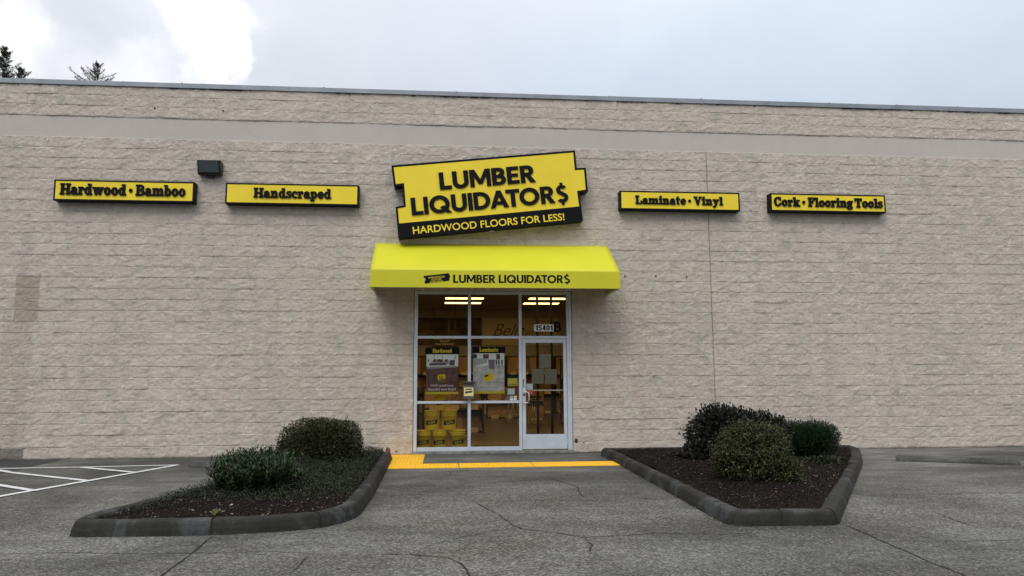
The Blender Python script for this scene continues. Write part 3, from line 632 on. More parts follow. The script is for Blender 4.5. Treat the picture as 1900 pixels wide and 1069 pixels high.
box_sign('yellow box sign reading Cork and Flooring Tools at the far right of the wall', (1429, 358.5, 391.5), (1642, 362, 395.5), 'Cork . Flooring Tools', 1436, 1637, 367.5, 384)
# ------------------------------------------------------------------ main tilted ticket sign
Y = -.28
W_ = lambda px, py, y=Y: (lambda p: (p.x, p.z))(at(px, py, y))
outl = [(726, 307), (1067, 279), (1070, 312), (1087, 311), (1091, 355), (1075, 357.5), (1082, 409), (739, 441.5), (734, 384), (749, 381), (746, 344), (731, 346)]
S_ = empty('main_sign', (*at(905, 440, 0).xy, at(905, 440, -.1).z)); S_.location.y = 0
tag(S_, 'large tilted yellow ticket-shaped sign with bold black lettering above the awning', 'sign')
mb = MB(); mb.prism([W_(*p) for p in outl], Y+.012, -.03); shift(mb, S_).build('cabinet', M['black'], S_)
O_ = [Vector(W_(*p)) for p in outl]; I_ = inset(O_, .038)
rim = MB(); n = len(O_)
a_ = sum(O_[i].x*O_[(i+1)%n].y-O_[(i+1)%n].x*O_[i].y for i in range(n))
for i in range(n):
    j = (i+1) % n; rim.prism([tuple(O_[i]), tuple(O_[j]), tuple(I_[j]), tuple(I_[i])], Y, Y+.0115)
shift(rim, S_).build('rim', M['black'], S_)
J_ = inset(O_, .040)
# yellow field above, black strip below; the dividing line runs parallel to the lower edge
bl, br = W_(739, 415.5), W_(1078, 385.5)
poly = [tuple(p) for p in J_]
def lerp_line(p, q, t): return (p[0]+(q[0]-p[0])*t, p[1]+(q[1]-p[1])*t)
r6, r5 = poly[6], poly[5]; l7, l8 = poly[7], poly[8]
tR = .44; tL = .45
cutR = lerp_line(r6, r5, tR); cutL = lerp_line(l7, l8, tL)
shift(MB().prism([p for p in poly[:6]]+[cutR, cutL]+poly[8:], Y+.003, Y+.0115), S_).build('face', M['yellow'], S_)
shift(MB().prism([cutR, poly[6], poly[7], cutL], Y+.0034, Y+.0113), S_).build('lower_strip', M['black'], S_)
rot = math.atan2(W_(1067, 279)[1]-W_(726, 307)[1], W_(1067, 279)[0]-W_(726, 307)[0])
def tline(body, pl, pr, hpx, off, ext=.022, y=Y+.003, m='black', name='lettering', space=1):
    a = Vector(W_(*pl)); b_ = Vector(W_(*pr)); c = (a+b_)/2; wd = (b_-a).length; h = hpx/100.
    shift(text_mb(body, c.x-wd/2, c.x+wd/2, c.y-h/2, c.y+h/2, y, ext, off, rot=rot, space=space), S_).build(name, M[m], S_)
for body, pl, pr in (('LUMBER', (817, 352), (993.4, 337.2)), ('LIQUIDATOR', (765, 399.5), (1030, 376.1)), ('$', (1034, 375.8), (1055, 374))):
    shift(sans_mb(body, W_(*pl), W_(*pr), .325, Y+.003, .022), S_).build('lettering', M['black'], S_)
tline('HARDWOOD FLOORS FOR LESS!', (766, 427.5), (1047, 402.5), 14.0, .012, .008, Y+.0034, 'yellow')
mb = MB(); p = at(913, 426, Y); mb.box(p.x-.045, Y+.02, p.z-.05, p.x+.045, Y+.1, p.z-.015); shift(mb, S_).build('drain_plate', M['grey_box'], S_)
# ------------------------------------------------------------------ awning
AD = 1.02
aL, aR = -1.27, 3.19; zt_, zb_, zm_ = 3.955, at(900, 534, -AD).z, at(900, 502.5, -AD).z
A_ = empty('awning', (1, 0, 3.3)); tag(A_, 'bright yellow fabric awning with black lettering over the entrance door', 'awning')
mb = MB(); th = .004
def sheetbox(mb, P):                     # quad with a little thickness
    P = [Vector(p) for p in P]; n = (P[1]-P[0]).cross(P[3]-P[0]).normalized()*th; vs = P+[p-n for p in P]
    mb.add(vs, [(0, 1, 2, 3), (7, 6, 5, 4), (0, 4, 5, 1), (1, 5, 6, 2), (2, 6, 7, 3), (3, 7, 4, 0)])
def sag(x, t): return -.012*math.sin(math.pi*t)*(1-.6*abs(math.cos(math.pi*(x-aL)/(aR-aL)*4)))
nX, nT = 48, 10; vs = []; fs = []
for j in range(nT+1):
    for i in range(nX+1):
        x = aL+(aR-aL)*i/nX; t = j/nT; vs.append((x, -.015-(AD-.015)*t, zt_+(zm_-zt_)*t+sag(x, t)))
for j in range(nT):
    for i in range(nX): q = j*(nX+1)+i; fs.append((q, q+nX+1, q+nX+2, q+1))
mb.add(vs, fs)
tp = shift(mb, A_).build('canopy', M['awning'], A_, smooth=True); so_ = tp.modifiers.new('solid', 'SOLIDIFY'); so_.thickness = .004; so_.offset = -1
mb = MB(); sheetbox(mb, [(aL, -AD-.001, zb_), (aR, -AD-.001, zb_), (aR, -AD-.001, zm_), (aL, -AD-.001, zm_)]); VL = shift(mb, A_).build('valance', M['awning'], A_)
for x, s in ((aL, -1), (aR, 1)):
    mb = MB()
    P = [(x-.002*s, -.015, zt_-.003), (x-.002*s, -AD+.002, zm_-.003), (x-.002*s, -AD+.002, zb_), (x-.002*s, -.015, zb_)]
    P2 = [(a-.004*s, b_, c_) for a, b_, c_ in P]; mb.add(P+P2, [(0, 1, 2, 3), (7, 6, 5, 4), (0, 4, 5, 1), (1, 5, 6, 2), (2, 6, 7, 3), (3, 7, 4, 0)]); shift(mb, A_).build('side_panel', M['awning'], A_)
mb = MB()
for z in (zb_+.012,):
    mb.tube([(aL+.03, -AD+.03, z), (aR-.03, -AD+.03, z)], .013, 8)
for k in range(6):
    x = aL+.03+(aR-aL-.06)*k/5; mb.tube([(x, -.02, zb_+.012), (x, -AD+.03, zb_+.012)], .011, 6); mb.tube([(x, -.02, zt_-.05), (x, -AD+.03, zm_-.035)], .011, 6)
shift(mb, A_).build('frame', M['alu'], A_)
for xs_ in (-.93, 1.35):
    mb = MB(); q = [(xs_-.012+.024*(k%2), -.015-(AD-.015)*t, zt_+(zm_-zt_)*t+sag(xs_, t)+.0022) for t in [j/10 for j in range(11)] for k in (0, 1)]; mb.add(q, [(2*j+2, 2*j+3, 2*j+1, 2*j) for j in range(10)]); mb.f = [f[::-1] for f in mb.f]
    shift(mb, A_).build('seam', M['awning'], A_)
ya = -AD-.0015
c0, c1 = at(841, 524.8, ya), at(1045, 525.3, ya)
shift(sans_mb('LUMBER LIQUIDATOR', (c0.x, c0.z), (c1.x, c1.z), .142, ya, .0015), A_).build('lettering', M['black'], A_)
d0, d1 = at(1046.5, 525.3, ya), at(1058, 525.3, ya)
shift(sans_mb('$', (d0.x, d0.z), (d1.x, d1.z), .142, ya, .0015), A_).build('lettering', M['black'], A_)
tk = [(786, 512), (833, 507), (834, 511), (835, 511), (835, 515), (834, 516), (834, 521), (788, 526.5), (787.5, 521), (789.5, 520.5), (789, 516), (786.5, 516)]
LG = shift(MB().prism([(lambda p: (p.x, p.z))(at(*q, ya)) for q in tk], ya-.0015, ya), A_).build('emblem', M['black'], A_)
for i, s in enumerate(('HARDWOOD', 'FLOORS', 'FOR LESS!')):
    p0, p1 = at(810-(15, 9, 12)[i], 516.5+i*4.3-2.1+1.6, ya), at(810+(15, 9, 12)[i]+.01, 516.5+i*4.3-2.1-1.6, ya)
    shift(text_mb(s, p0.x, p1.x, p0.z, p1.z, ya-.0016, .0012, 0, rot=.09), A_).build('emblem_lettering', M['yellow'], LG)
# ------------------------------------------------------------------ wall light
p0, p1 = at(365, 320.5, -.22), at(409, 298.5, -.22)
WL = empty('wall_light', ((p0.x+p1.x)/2, 0, p0.z)); tag(WL, 'dark rectangular floodlight above the gap between the two left signs', 'wall light')
w2 = (p1.x-p0.x)/2; hh = p1.z-p0.z
def swp(mb, prof, x0, x1):               # profile in y,z swept along x
    n = len(prof); vs = [(x0, y, z) for y, z in prof]+[(x1, y, z) for y, z in prof]
    mb.add(vs, [tuple(range(n)), tuple(range(2*n-1, n-1, -1))]+[(i, i+n, (i+1)%n+n, (i+1)%n) for i in range(n)])
mb = MB(); swp(mb, [(-.02, 0), (-.02, hh+.01), (-.20, hh+.012), (-.25, hh), (-.17, -.0), (-.12, -.02)], -w2, w2); mb.build('housing', M['dark_metal'], WL, bevel=.008)
vs = [(-w2+.03, -.244, hh-.02), (w2-.03, -.244, hh-.02), (w2-.03, -.180, .02), (-w2+.03, -.180, .02)]
mb = MB(); mb.add([(a, b_-.012, c_) for a, b_, c_ in vs]+vs, [(0, 3, 2, 1), (4, 5, 6, 7), (0, 1, 5, 4), (1, 2, 6, 5), (2, 3, 7, 6), (3, 0, 4, 7)]); mb.build('lens', mat('dull_lamp_lens', (.07, .085, .09), .25), WL)
mb = MB(); mb.box(-.07, -.10, -.05, .07, -.01, .03); mb.build('bracket', M['dark_metal'], WL, bevel=.005)
# ------------------------------------------------------------------ things hung in the window
def flat(name, label, cat, x0, x1, z0, z1, y, m, th=.003, group=None, parent=None):
    o = MB().box(x0, y-th, z0, x1, y, z1).build(name, m, parent)
    if cat: tag(o, label, cat, group)
    return o
# procedural poster pictures: a red-brown plank room and a pale kitchen, from simple shapes
def poster(label, px0, px1, head, pt, pb, strip, body, dark):
    y = .085; a = at(px0, pt, y); b_ = at(px1, pb, y); r = empty('poster', ((a.x+b_.x)/2, y, b_.z)); tag(r, label, 'poster', 'posters hanging in the window')
    hz = at(px0, head, y).z; sz0, sz1 = at(px0, strip+2.2, y).z, at(px0, strip-2.2, y).z
    x0, x1 = a.x, b_.x; W = x1-x0; Hh = a.z-b_.z
    shift(MB().box(x0-.02, y-.006, a.z, x1+.02, y, hz), r).build('header', M['black'], r)
    shift(slab_mb(body, x0+W*.2, x1-W*.2, a.z+.03, .072, y-.006, .002), r).build('header_lettering', M['yellow'], r)
    shift(MB().box(x0-.004, y-.012, sz0, x1+.004, y, sz1), r).build('bottom_rail', mat('rail_yellow', (.72, .60, .05), .5), r)
    fl = varied('poster_floor_print', (.11, .05, .05) if dark else (.55, .53, .57), .5, .35, 9, col2=(.22, .11, .10) if dark else (.86, .84, .87))
    wl = mat('poster_wall_print', (.86, .90, .88) if dark else (.82, .88, .85), .6)
    mb = MB(); mb.box(x0, y-.004, b_.z, x1, y, a.z-Hh*.33); PF = shift(mb, r).build('picture_floor', fl, r)
    shift(MB().box(x0, y-.004, a.z-Hh*.33+.0005, x1, y, a.z-.001), r).build('picture_wall', wl, r)
    P = lambda u, v: (x0+W*u, a.z-Hh*v)
    def q(mb, pts, d=.0045): mb.prism([P(*p) for p in pts], y-d, y-.0041)
    if dark:
        mb = MB(); q(mb, [(.16, .17), (.88, .17), (.88, .27), (.16, .27)]); shift(mb, r).build('picture_sofa', mat('print_sofa', (.42, .46, .50), .6), r)
        mb = MB()
        for u in (.22, .34, .42, .58): q(mb, [(u, .14), (u+.09, .13), (u+.1, .21), (u, .21)], .0052)
        shift(mb, r).build('picture_cushion', mat('print_cushion', (.20, .05, .05), .6), r)
        mb = MB(); q(mb, [(.74, .16), (.90, .15), (.88, .30), (.72, .30)], .0056); q(mb, [(.10, .24), (.62, .23), (.64, .29), (.08, .30)], .0054); shift(mb, r).build('picture_table', mat('print_slate', (.09, .09, .11), .6), r)
        mb = MB(); q(mb, [(.02, .33), (.95, .31), (.97, .35), (0.02, .39)]); shift(mb, r).build('picture_rug', mat('print_rug', (.36, .38, .38), .6), r)
        mb = MB(); q(mb, [(0, .02), (.01, .02), (.01, .33), (0, .33)]); q(mb, [(.24, .01), (.255, .01), (.255, .16), (.24, .16)]); q(mb, [(.5, .01), (.515, .01), (.515, .16), (.5, .16)]); q(mb, [(.9, .02), (.93, .10), (.88, .14)]); q(mb, [(.05, .12), (.1, .14), (.09, .2), (.04, .2)]); shift(mb, r).build('picture_curtain', mat('print_curtain', (.22, .27, .27), .6), r)
        mb = MB(); mb.prism([P(*p) for p in [(.36, .55), (.58, .53), (.59, .57), (.61, .575), (.60, .61), (.585, .615), (.59, .66), (.38, .69), (.375, .64), (.355, .63), (.355, .59), (.37, .58)]], y-.006, y-.0041)
        LO = shift(mb, r).build('emblem', M['yellow'], r)
        p0, p1 = P(.41, .66), P(.545, .575); shift(slab_mb('LL', p0[0], p1[0], p0[1], p1[1]-p0[1], y-.0061, .0015), r).build('emblem_lettering', M['black'], LO)
        p0, p1 = P(.36, .745), P(.62, .70); shift(text_mb('Install+', p0[0], p1[0], p0[1], p1[1], y-.0045, .002, .01), r).build('caption', mat('print_ochre', (.35, .26, .08), .6), r)
        t1, t2 = "We'll install your", 'beautiful new floor!'
    else:
        mb = MB(); q(mb, [(0, .13), (.45, .15), (.45, .24), (0, .34)]); shift(mb, r).build('picture_cabinet', mat('print_cabinet', (.42, .46, .48), .6), r)
        mb = MB(); q(mb, [(.48, .17), (.70, .17), (.68, .42), (.50, .40)], .0052); shift(mb, r).build('picture_island', mat('print_island', (.22, .20, .25), .6), r)
        mb = MB(); q(mb, [(.0, .02), (.12, .02), (.12, .13), (0, .13)]); q(mb, [(.32, .02), (.50, .02), (.5, .14), (.32, .14)]); q(mb, [(.74, .02), (.86, .02), (.86, .16), (.74, .16)])
        for u in (.72, .80, .9): q(mb, [(u, .17), (u+.045, .17), (u+.06, .40), (u+.045, .40), (u+.03, .26), (u, .38)], .0055)
        shift(mb, r).build('picture_stool', mat('print_dark', (.06, .055, .06), .6), r)
        mb = MB(); q(mb, [(.38, .03), (.44, .03), (.44, .08), (.38, .08)], .0058); shift(mb, r).build('picture_lamp', mat('print_orange', (.5, .16, .05), .6), r)
        mb = MB(); mb.prism([P(*p) for p in [(.33, .57), (.62, .51), (.66, .69), (.36, .74)]], y-.006, y-.0041)
        LO = shift(mb, r).build('emblem', mat('print_yellow', (.85, .66, .01), .5), r)
        mb = MB(); mb.prism([P(*p) for p in [(.35, .58), (.48, .555), (.49, .60), (.36, .62)]], y-.008, y-.0061); shift(mb, r).build('emblem_mark', M['black'], LO)
        t1, t2 = 'Finance your', 'beautiful new floor!'
    tw = mat('print_white', (.75, .75, .78), .6)
    for s, u0, u1, v0, v1 in ((t1, .13 if dark else .21, .86 if dark else .79, .875, .80), (t2, .06, .93, .965, .895)):
        p0, p1 = P(u0, v0), P(u1, v1); shift(text_mb(s, p0[0], p1[0], p0[1], p1[1], y-.0045, .0015, .026), r).build('caption', tw, r)
poster('poster headed Hardwood with a red-brown plank room, in the left window', 791, 850, 645, 657.5, 727, 729.5, 'Hardwood', True)
poster('poster headed Laminate with a pale kitchen floor, in the middle window', 878, 936, 643.5, 655.5, 727, 728.3, 'Laminate', False)
def stick(name, label, cat, px0, py0, px1, py1, m, y=.054, group=None, th=.002):
    a, b_ = at(px0, py1, y), at(px1, py0, y); return flat(name, label, cat, a.x, b_.x, a.z, b_.z, y, m, th, group)
o = stick('store_hours_sign', 'olive and yellow window sign right of the Laminate poster', 'sign', 942, 697, 960, 716.5, mat('olive_yellow', (.30, .28, .03), .6))
a, b_ = at(942, 702, .05), at(960, 697, .05); MB().box(a.x-.012, .0485, a.z+.002, b_.x+.006, .0515, b_.z+.02).build('header', M['black'], o)
mb = MB()
for i in range(5): c_ = at(944.5+i*3, 713, .05); mb.box(c_.x, .0495, c_.z-.02, c_.x+.012, .0515, c_.z+.01)
mb.build('printed_marks', M['black'], o)
stick('sticker', 'pale blue square sticker under the olive window sign', 'sticker', 942, 721, 955, 732, M['sky_card'], group='stickers low in the window and on the door')
for i, (a, b_, c_, d_, m_) in enumerate([(940, 734.5, 945, 742, 'grey_box'), (946, 734.5, 952.5, 738.5, 'sky_card'), (946, 739.3, 952.5, 743, 'white'), (953.5, 734.5, 959, 738, 'card'), (953.5, 739, 959, 743, 'white')]):
    stick('card_sticker', ('dark grey', 'pale blue', 'white lower left', 'tan', 'white lower right')[i]+' payment card sticker in the cluster at the foot of the middle window', 'sticker', a, b_, c_, d_, M[m_], group='payment card stickers')
stick('sticker', 'pale blue sticker on the door glass beside the handle', 'sticker', 976.5, 712, 988.5, 723.5, M['sky_card'], .033, 'stickers low in the window and on the door')
stick('sticker', 'small red and white sticker on the door just above the bar', 'sticker', 980, 724.5, 988.5, 731.5, M['red'], .033, 'stickers low in the window and on the door')
for lab, a, b_, c_, d_ in (('topmost', 1001, 656.5, 1022, 683), ('lower left', 987, 684.5, 1009, 712), ('lower right', 1011, 685, 1033, 713)):
    o = stick('paper_notice', 'greyish tan sheet taped inside the door glass, '+lab+' of the three', 'notice', a, b_, c_, d_, M['paper'], .046, 'paper notices on the door')
# brochure box on the mullion
a, b_ = at(859, 740, -.1), at(880, 712, -.1)
BB = empty('brochure_box', ((a.x+b_.x)/2, 0, a.z)); tag(BB, 'dark grey brochure box with a cream card, fixed to the left mullion', 'brochure box')
shift(MB().box(a.x, -.10, a.z, b_.x, -.003, b_.z), BB).build('body', M['grey_box'], BB, bevel=.006)
a2, b2 = at(858, 712, -.12), at(882, 708, -.12); shift(MB().box(a2.x, -.125, b_.z+.001, b2.x, -.003, b_.z+.042), BB).build('lid', mat('dark_lid', (.04, .04, .045), .5), BB, bevel=.005)
a3, b3 = at(861, 735, -.105), at(878.5, 719, -.105); CD = shift(MB().box(a3.x, -.106, a3.z, b3.x, -.1005, b3.z), BB).build('card', M['cream'], BB)
mb = MB(); mb.prism([(a3.x+.02, a3.z+.045), (b3.x-.02, a3.z+.065), (b3.x-.02, a3.z+.10), (a3.x+.02, a3.z+.085)], -.108, -.1065); mb.box(a3.x+.03, -.108, b3.z-.045, b3.x-.03, -.1065, b3.z-.02); shift(mb, BB).build('printed_mark', mat('olive_print', (.06, .07, .03), .6), CD)
# ------------------------------------------------------------------ buckets
def bucket():
    r = empty('bucket'); h, r1, r0 = .37, .150, .130
    prof = [(0, .004), (r0, .004), (r0+.001, .012), (r1-.008, h-.10), (r1-.004, h-.10), (r1-.002, h-.092), (r1-.007, h-.088), (r1-.006, h-.062), (r1+.002, h-.060), (r1+.003, h-.050), (r1-.004, h-.047), (r1-.002, h-.022)]
    MB().lathe(prof).build('body', M['bucket'], r, True)
    MB().lathe([(r1+.001, h-.022), (r1+.006, h-.020), (r1+.006, h-.004), (r1+.002, h), (r1-.012, h), (r1-.014, h-.006), (0, h-.006)]).build('lid', M['bucket'], r, True)
    mb = MB(); mb.tube([(-r1-.006, 0, h-.075)]+[(-(r1+.012)*math.cos(q), -(r1+.012)*math.sin(q)*.8, h-.075-.11*math.sin(q)) for q in [math.pi*k/10 for k in range(1, 10)]]+[(r1+.006, 0, h-.075)], .003, 6); mb.build('handle', M['steel'], r, True)
    # curved black ticket-shaped label
    def lab(z0, z1, a0, a1, rr, tilt=.12, n=12):
        mb = MB(); vs = []
        for k in range(n+1):
            q = a0+(a1-a0)*k/n; rd = lambda z: (r0+(r1-.008-r0)*(z/(h-.1)))+rr
            for z in (z0+tilt*(k/n-.5)*.25, z1+tilt*(k/n-.5)*.25): vs.append((rd(z)*math.sin(q), -rd(z)*math.cos(q), z))
        mb.add(vs, [(2*k, 2*k+2, 2*k+3, 2*k+1) for k in range(n)]); return mb
    lb = lab(.105, .185, -.85, .85, .0015).build('label_band', M['black'], r)
    mb = lab(.150, .166, -.55, .55, .003); mb2 = lab(.122, .142, -.5, .6, .003); mb.add(mb2.v, mb2.f); mb.build('label_print', mat('label_olive', (.42, .36, .05), .6), lb)
    lab(.02, .05, .25, .6, .0015, 0).build('small_label', mat('pale_label', (.5, .45, .25), .6), r)
    return r
bk_ = bucket(); first = True
for px, py, row, lab in [(786, 828, 0, 'left bucket of the bottom row of three'), (816, 828, 0, 'middle bucket of the bottom row of three'), (849, 828, 0, 'right bucket of the bottom row of three'), (802, 797, 1, 'left bucket of the upper pair'), (833, 797, 1, 'right bucket of the upper pair'), (820, 760, 2, 'single topmost bucket of the pyramid')]:
    o = bk_ if first else copy_tree(bk_); first = False
    yy = .40; p = at(px, py, yy); o.location = (p.x, yy, RZ0+.002+.371*row); o.rotation_euler.z = random.uniform(-.15, .15)
    tag(o, 'yellow pail, '+lab+' behind the window', 'bucket', 'pyramid of yellow buckets')
# ------------------------------------------------------------------ store interior furniture
def rack(w_, h_, tiers, seed, mats=('wood_a', 'wood_b', 'wood_c')):
    rr = random.Random(seed); r = empty('display_rack')
    mb = MB(); mb.box(-w_/2, .30, 0, w_/2, .34, h_); mb.box(-w_/2-.03, 0, 0, -w_/2, .34, h_); mb.box(w_/2, 0, 0, w_/2+.03, .34, h_)
    for k in range(tiers): z = h_*k/tiers; mb.box(-w_/2, -.02, z, w_/2, .30, z+.05)
    mb.build('frame', M['rack'], r)
    for k in range(tiers):
        z = h_*k/tiers+.055; n = max(2, int(w_/.42)); hh_ = h_/tiers-.10
        for i in range(n):
            x0 = -w_/2+.01+(w_-.02)*i/n; x1 = -w_/2+(w_-.02)*(i+1)/n; m_ = M[rr.choice(mats)]
            v = [(x0, .02, z), (x1, .02, z), (x1, .28, z+hh_), (x0, .28, z+hh_)]
            mb = MB(); mb.add([(a, b_-.012, c_) for a, b_, c_ in v]+[(a, b_+.006, c_) for a, b_, c_ in v], [(0, 1, 2, 3), (7, 6, 5, 4), (0, 4, 5, 1), (1, 5, 6, 2), (2, 6, 7, 3), (3, 7, 4, 0)])
            mb.build('plank_board', m_, r)
            cx = (x0+x1)/2; MB().box(cx-.13, -.035, z-.05, cx+.13, -.021, z+.07).build('price_card', M['card'], r)
    return r
ra = rack(1.9, 2.35, 3, 1); rb = rack(1.5, 1.15, 2, 5, ('wood_b', 'wood_a')); rc = rack(2.2, 2.0, 3, 9, ('wood_b', 'wood_b', 'wood_a'))
spots = [(ra, -2.4, 16.6, 0, 'tall sample rack on the far wall, leftmost of its row'), (ra, -.4, 16.6, 0, 'tall sample rack on the far wall behind the Hardwood poster'), (ra, 1.6, 16.6, 0, 'tall sample rack on the far wall between the two posters'), (ra, 3.6, 16.6, 0, 'tall sample rack on the far wall seen right of the Laminate poster'), (ra, 5.6, 16.6, 0, 'tall sample rack on the far wall seen through the door'),
         (rb, .3, 5.2, .12, 'low sloping sample rack behind the pyramid of buckets'), (rb, -1.25, 4.6, .5, 'low sample rack at the left edge of the window'), (rb, 2.35, 12.6, 0, 'low sample rack standing mid-floor in front of the far wall'), (rc, 4.7, 8.6, -.25, 'dark sample rack at the right seen through the door')]
used = set()
for src, x, y, rz, lab in spots:
    o = src if id(src) not in used else copy_tree(src); used.add(id(src)); o.location = (x, y, RZ0+.001); o.rotation_euler.z = rz
    tag(o, lab, 'display rack', 'flooring sample racks in the store')
# banners on the far wall
yb = RY1-.03
a, b_ = at(895, 640.5, yb), at(1037, 591, yb)
BN = flat('wall_banner', 'tan wall banner with flowing brown script on the far store wall', 'banner', a.x, b_.x, a.z, b_.z, yb, M['tan_panel'], .03)
c0, c1 = at(915, 624, yb), at(973, 601, yb); dk = mat('brown_ink', (.14, .08, .045), .7)
text_mb('Bella', c0.x, c1.x, c0.z, c1.z, yb-.031, .004, -.008, .5).build('lettering', dk, BN)
c0, c1 = at(975, 624, yb), at(1012, 613.5, yb); text_mb('WOOD', c0.x, c1.x, c0.z, c1.z, yb-.031, .004, .0, 0, 1.3).build('lettering', dk, BN)
c0, c1 = at(912, 630, yb), at(1005, 627, yb); text_mb('HARDWOOD FLOORING', c0.x, c1.x, c0.z, c1.z, yb-.031, .004, -.012, 0, 1.2).build('lettering', dk, BN)
a, b_ = at(755, 640.5, yb), at(893, 590, yb)
BN = flat('wall_picture', 'dark room photograph panel left of the tan banner on the far wall', 'picture', a.x, b_.x, a.z, b_.z, yb, varied('picture_brown', (.09, .05, .03), .7, .5, 2.2, col2=(.20, .13, .075)), .03)
mb = MB()
for u0, v0, u1, v1 in [(.02, .55, .33, .62), (.28, .50, .36, .60), (.55, .10, .57, .6), (.64, .1, .66, .62), (.58, .5, .66, .55)]:
    mb.box(a.x+(b_.x-a.x)*u0, yb-.034, b_.z-(b_.z-a.z)*v1, a.x+(b_.x-a.x)*u1, yb-.0305, b_.z-(b_.z-a.z)*v0)
mb.build('printed_furniture', mat('picture_pale', (.30, .22, .15), .7), BN)
a, b_ = at(801, 646, 2.6), at(849, 622, 2.6)
HB = flat('hanging_banner', 'dark brown hanging banner with small pale text above the Hardwood poster', 'banner', a.x, b_.x, a.z, b_.z, 2.6, mat('dark_banner', (.03, .016, .014), .7), .01)
for i, s in enumerate(['BELLAWOOD', 'PREMIUM', 'SOLID HARDWOOD']):
    c0, c1 = at(825-(20, 8, 17)[i], 630+5*i, 2.59), at(825+(20, 8, 17)[i], 627+5*i, 2.59)
    text_mb(s, c0.x, c1.x, c0.z, c1.z, 2.589, .002, 0).build('lettering', M['card'], HB)
mb = MB(); [mb.tube([(x, 2.595, b_.z), (x, 2.595, RZ1-.001)], .004, 5) for x in (a.x+.05, b_.x-.05)]; mb.build('wire', M['dark_metal'], HB)
# black posts
for px, lab in ((997, 'left'), (1023, 'right')):
    p = at(px, 600, 4.2); o = MB().box(p.x-.028, 4.2, RZ0, p.x+.028, 4.256, RZ1).build('post', M['dark_metal']); tag(o, 'slim black ceiling-high post inside, %s of the two seen through the door' % lab, 'post', 'black interior posts')
# yellow-tan display box behind the stool
p0, p1 = at(979, 790, 8.6), at(1009, 726, 8.6)
DB = empty('display_box', ((p0.x+p1.x)/2, 8.6, RZ0+.001)); tag(DB, 'tall yellow cardboard display box behind the bar stool', 'display box')
W2 = (p1.x-p0.x)/2; HZ = p1.z-RZ0
MB().box(-W2, 0, 0, W2, .5, HZ).build('body', mat('yellow_cardboard', (.36, .22, .05), .8), DB, bevel=.01)
mb = MB(); mb.box(-W2*.7, -.006, HZ*.80, W2*.7, 0, HZ*.86); mb.box(-W2*.45, -.006, HZ*.70, W2*.45, 0, HZ*.77); mb.box(-W2, -.006, HZ*.55, W2, 0, HZ*.62); mb.build('printed_marks', M['rack'], DB)
def stool():
    r = empty('bar_stool'); h = .76
    MB().lathe([(0, h-.075), (.165, h-.075), (.185, h-.06), (.19, h-.03), (.18, h-.005), (.15, h), (0, h)]).build('seat', mat('black_vinyl', (.012, .012, .012), .4), r, True)
    for k in range(4):
        q = math.pi/4+k*math.pi/2; c_, s_ = math.cos(q), math.sin(q)
        MB().tube([(.12*c_, .12*s_, h-.076), (.14*c_, .14*s_, .45), (.23*c_, .23*s_, 0)], .012, 8).build('leg', M['steel'], r, True)
    mb = MB(); mb.tube([(.183*math.cos(k*math.pi/12), .183*math.sin(k*math.pi/12), .25) for k in range(25)], .009, 6, False); mb.build('foot_ring', M['steel'], r, True)
    return r
st = stool(); p = atz(996, 795, RZ0); st.location = (p.x, p.y, RZ0); st.rotation_euler.z = .2; tag(st, 'bar stool with black seat and chrome legs seen through the door', 'stool', 'bar stools')
s2 = copy_tree(st); p = atz(952, 785, RZ0); s2.location = (p.x, p.y, RZ0); s2.rotation_euler.z = .7; tag(s2, 'bar stool seen low in the middle window pane, farther back', 'stool', 'bar stools')
# door mat
p0 = at(885, 829, .9); mt = MB().box(.65, .5, RZ0+.001, 2.1, 1.25, RZ0+.015).build('floor_mat', varied('mat_fibre', (.10, .07, .03), .95, .3, 60)); tag(mt, 'brown floor mat just inside the glass entrance', 'mat')
# ceiling lights: flat panels, two pairs seen from outside plus unseen ones added to brighten room and buckets
def clight():
    r = empty('ceiling_light'); mb = MB()
    mb.box(-.72, -.34, -.05, .72, -.30, 0); mb.box(-.72, .30, -.05, .72, .34, 0); mb.box(-.72, -.30, -.05, -.68, .30, 0); mb.box(.68, -.30, -.05, .72, .30, 0)
    mb.build('frame', M['ceil'], r); MB().box(-.68, -.30, -.045, .68, .30, -.01).build('diffuser', M['tube'], r); return r
cl = clight(); first = True
L4 = [(862, 553, 'far left-hand'), (859, 561.5, 'near left-hand'), (1016, 553.5, 'far right-hand'), (1004, 562.5, 'near right-hand')]
pos = [(atz(px, py, RZ1-.03), lab+' panel of the four seen through the top panes') for px, py, lab in L4]
for v, lab in pos:
    pass
ys = sorted({round(v.y, 2) for v, _ in pos})
allp = [(v.x, v.y, lab) for v, lab in pos]
for i, (x, y) in enumerate([(-.6, .95), (1.2, .95), (3.0, .95), (-3.2, 2), (-.4, 2), (2.4, 2), (5.2, 2), (-3.2, 4.6), (-.4, 4.6), (2.4, 4.6), (5.2, 4.6), (-3.2, 7.2), (-.4, 7.2), (2.4, 7.2), (5.2, 7.2), (8, 4.6), (8, 9), (-.4, 10.2), (2.4, 10.2), (5.2, 10.2), (-3.2, 12), (-3.2, 15.5)]): allp.append((x, y, None))
for x, y, lab in allp:
    o = cl if first else copy_tree(cl); first = False; o.location = (x, y, RZ1-.001)
    tag(o, ('glowing ceiling light, '+lab) if lab else 'unseen glowing panel added on the ceiling to brighten the store', 'ceiling light', 'ceiling lights in the store' if lab else 'unseen ceiling lights added to brighten the store')
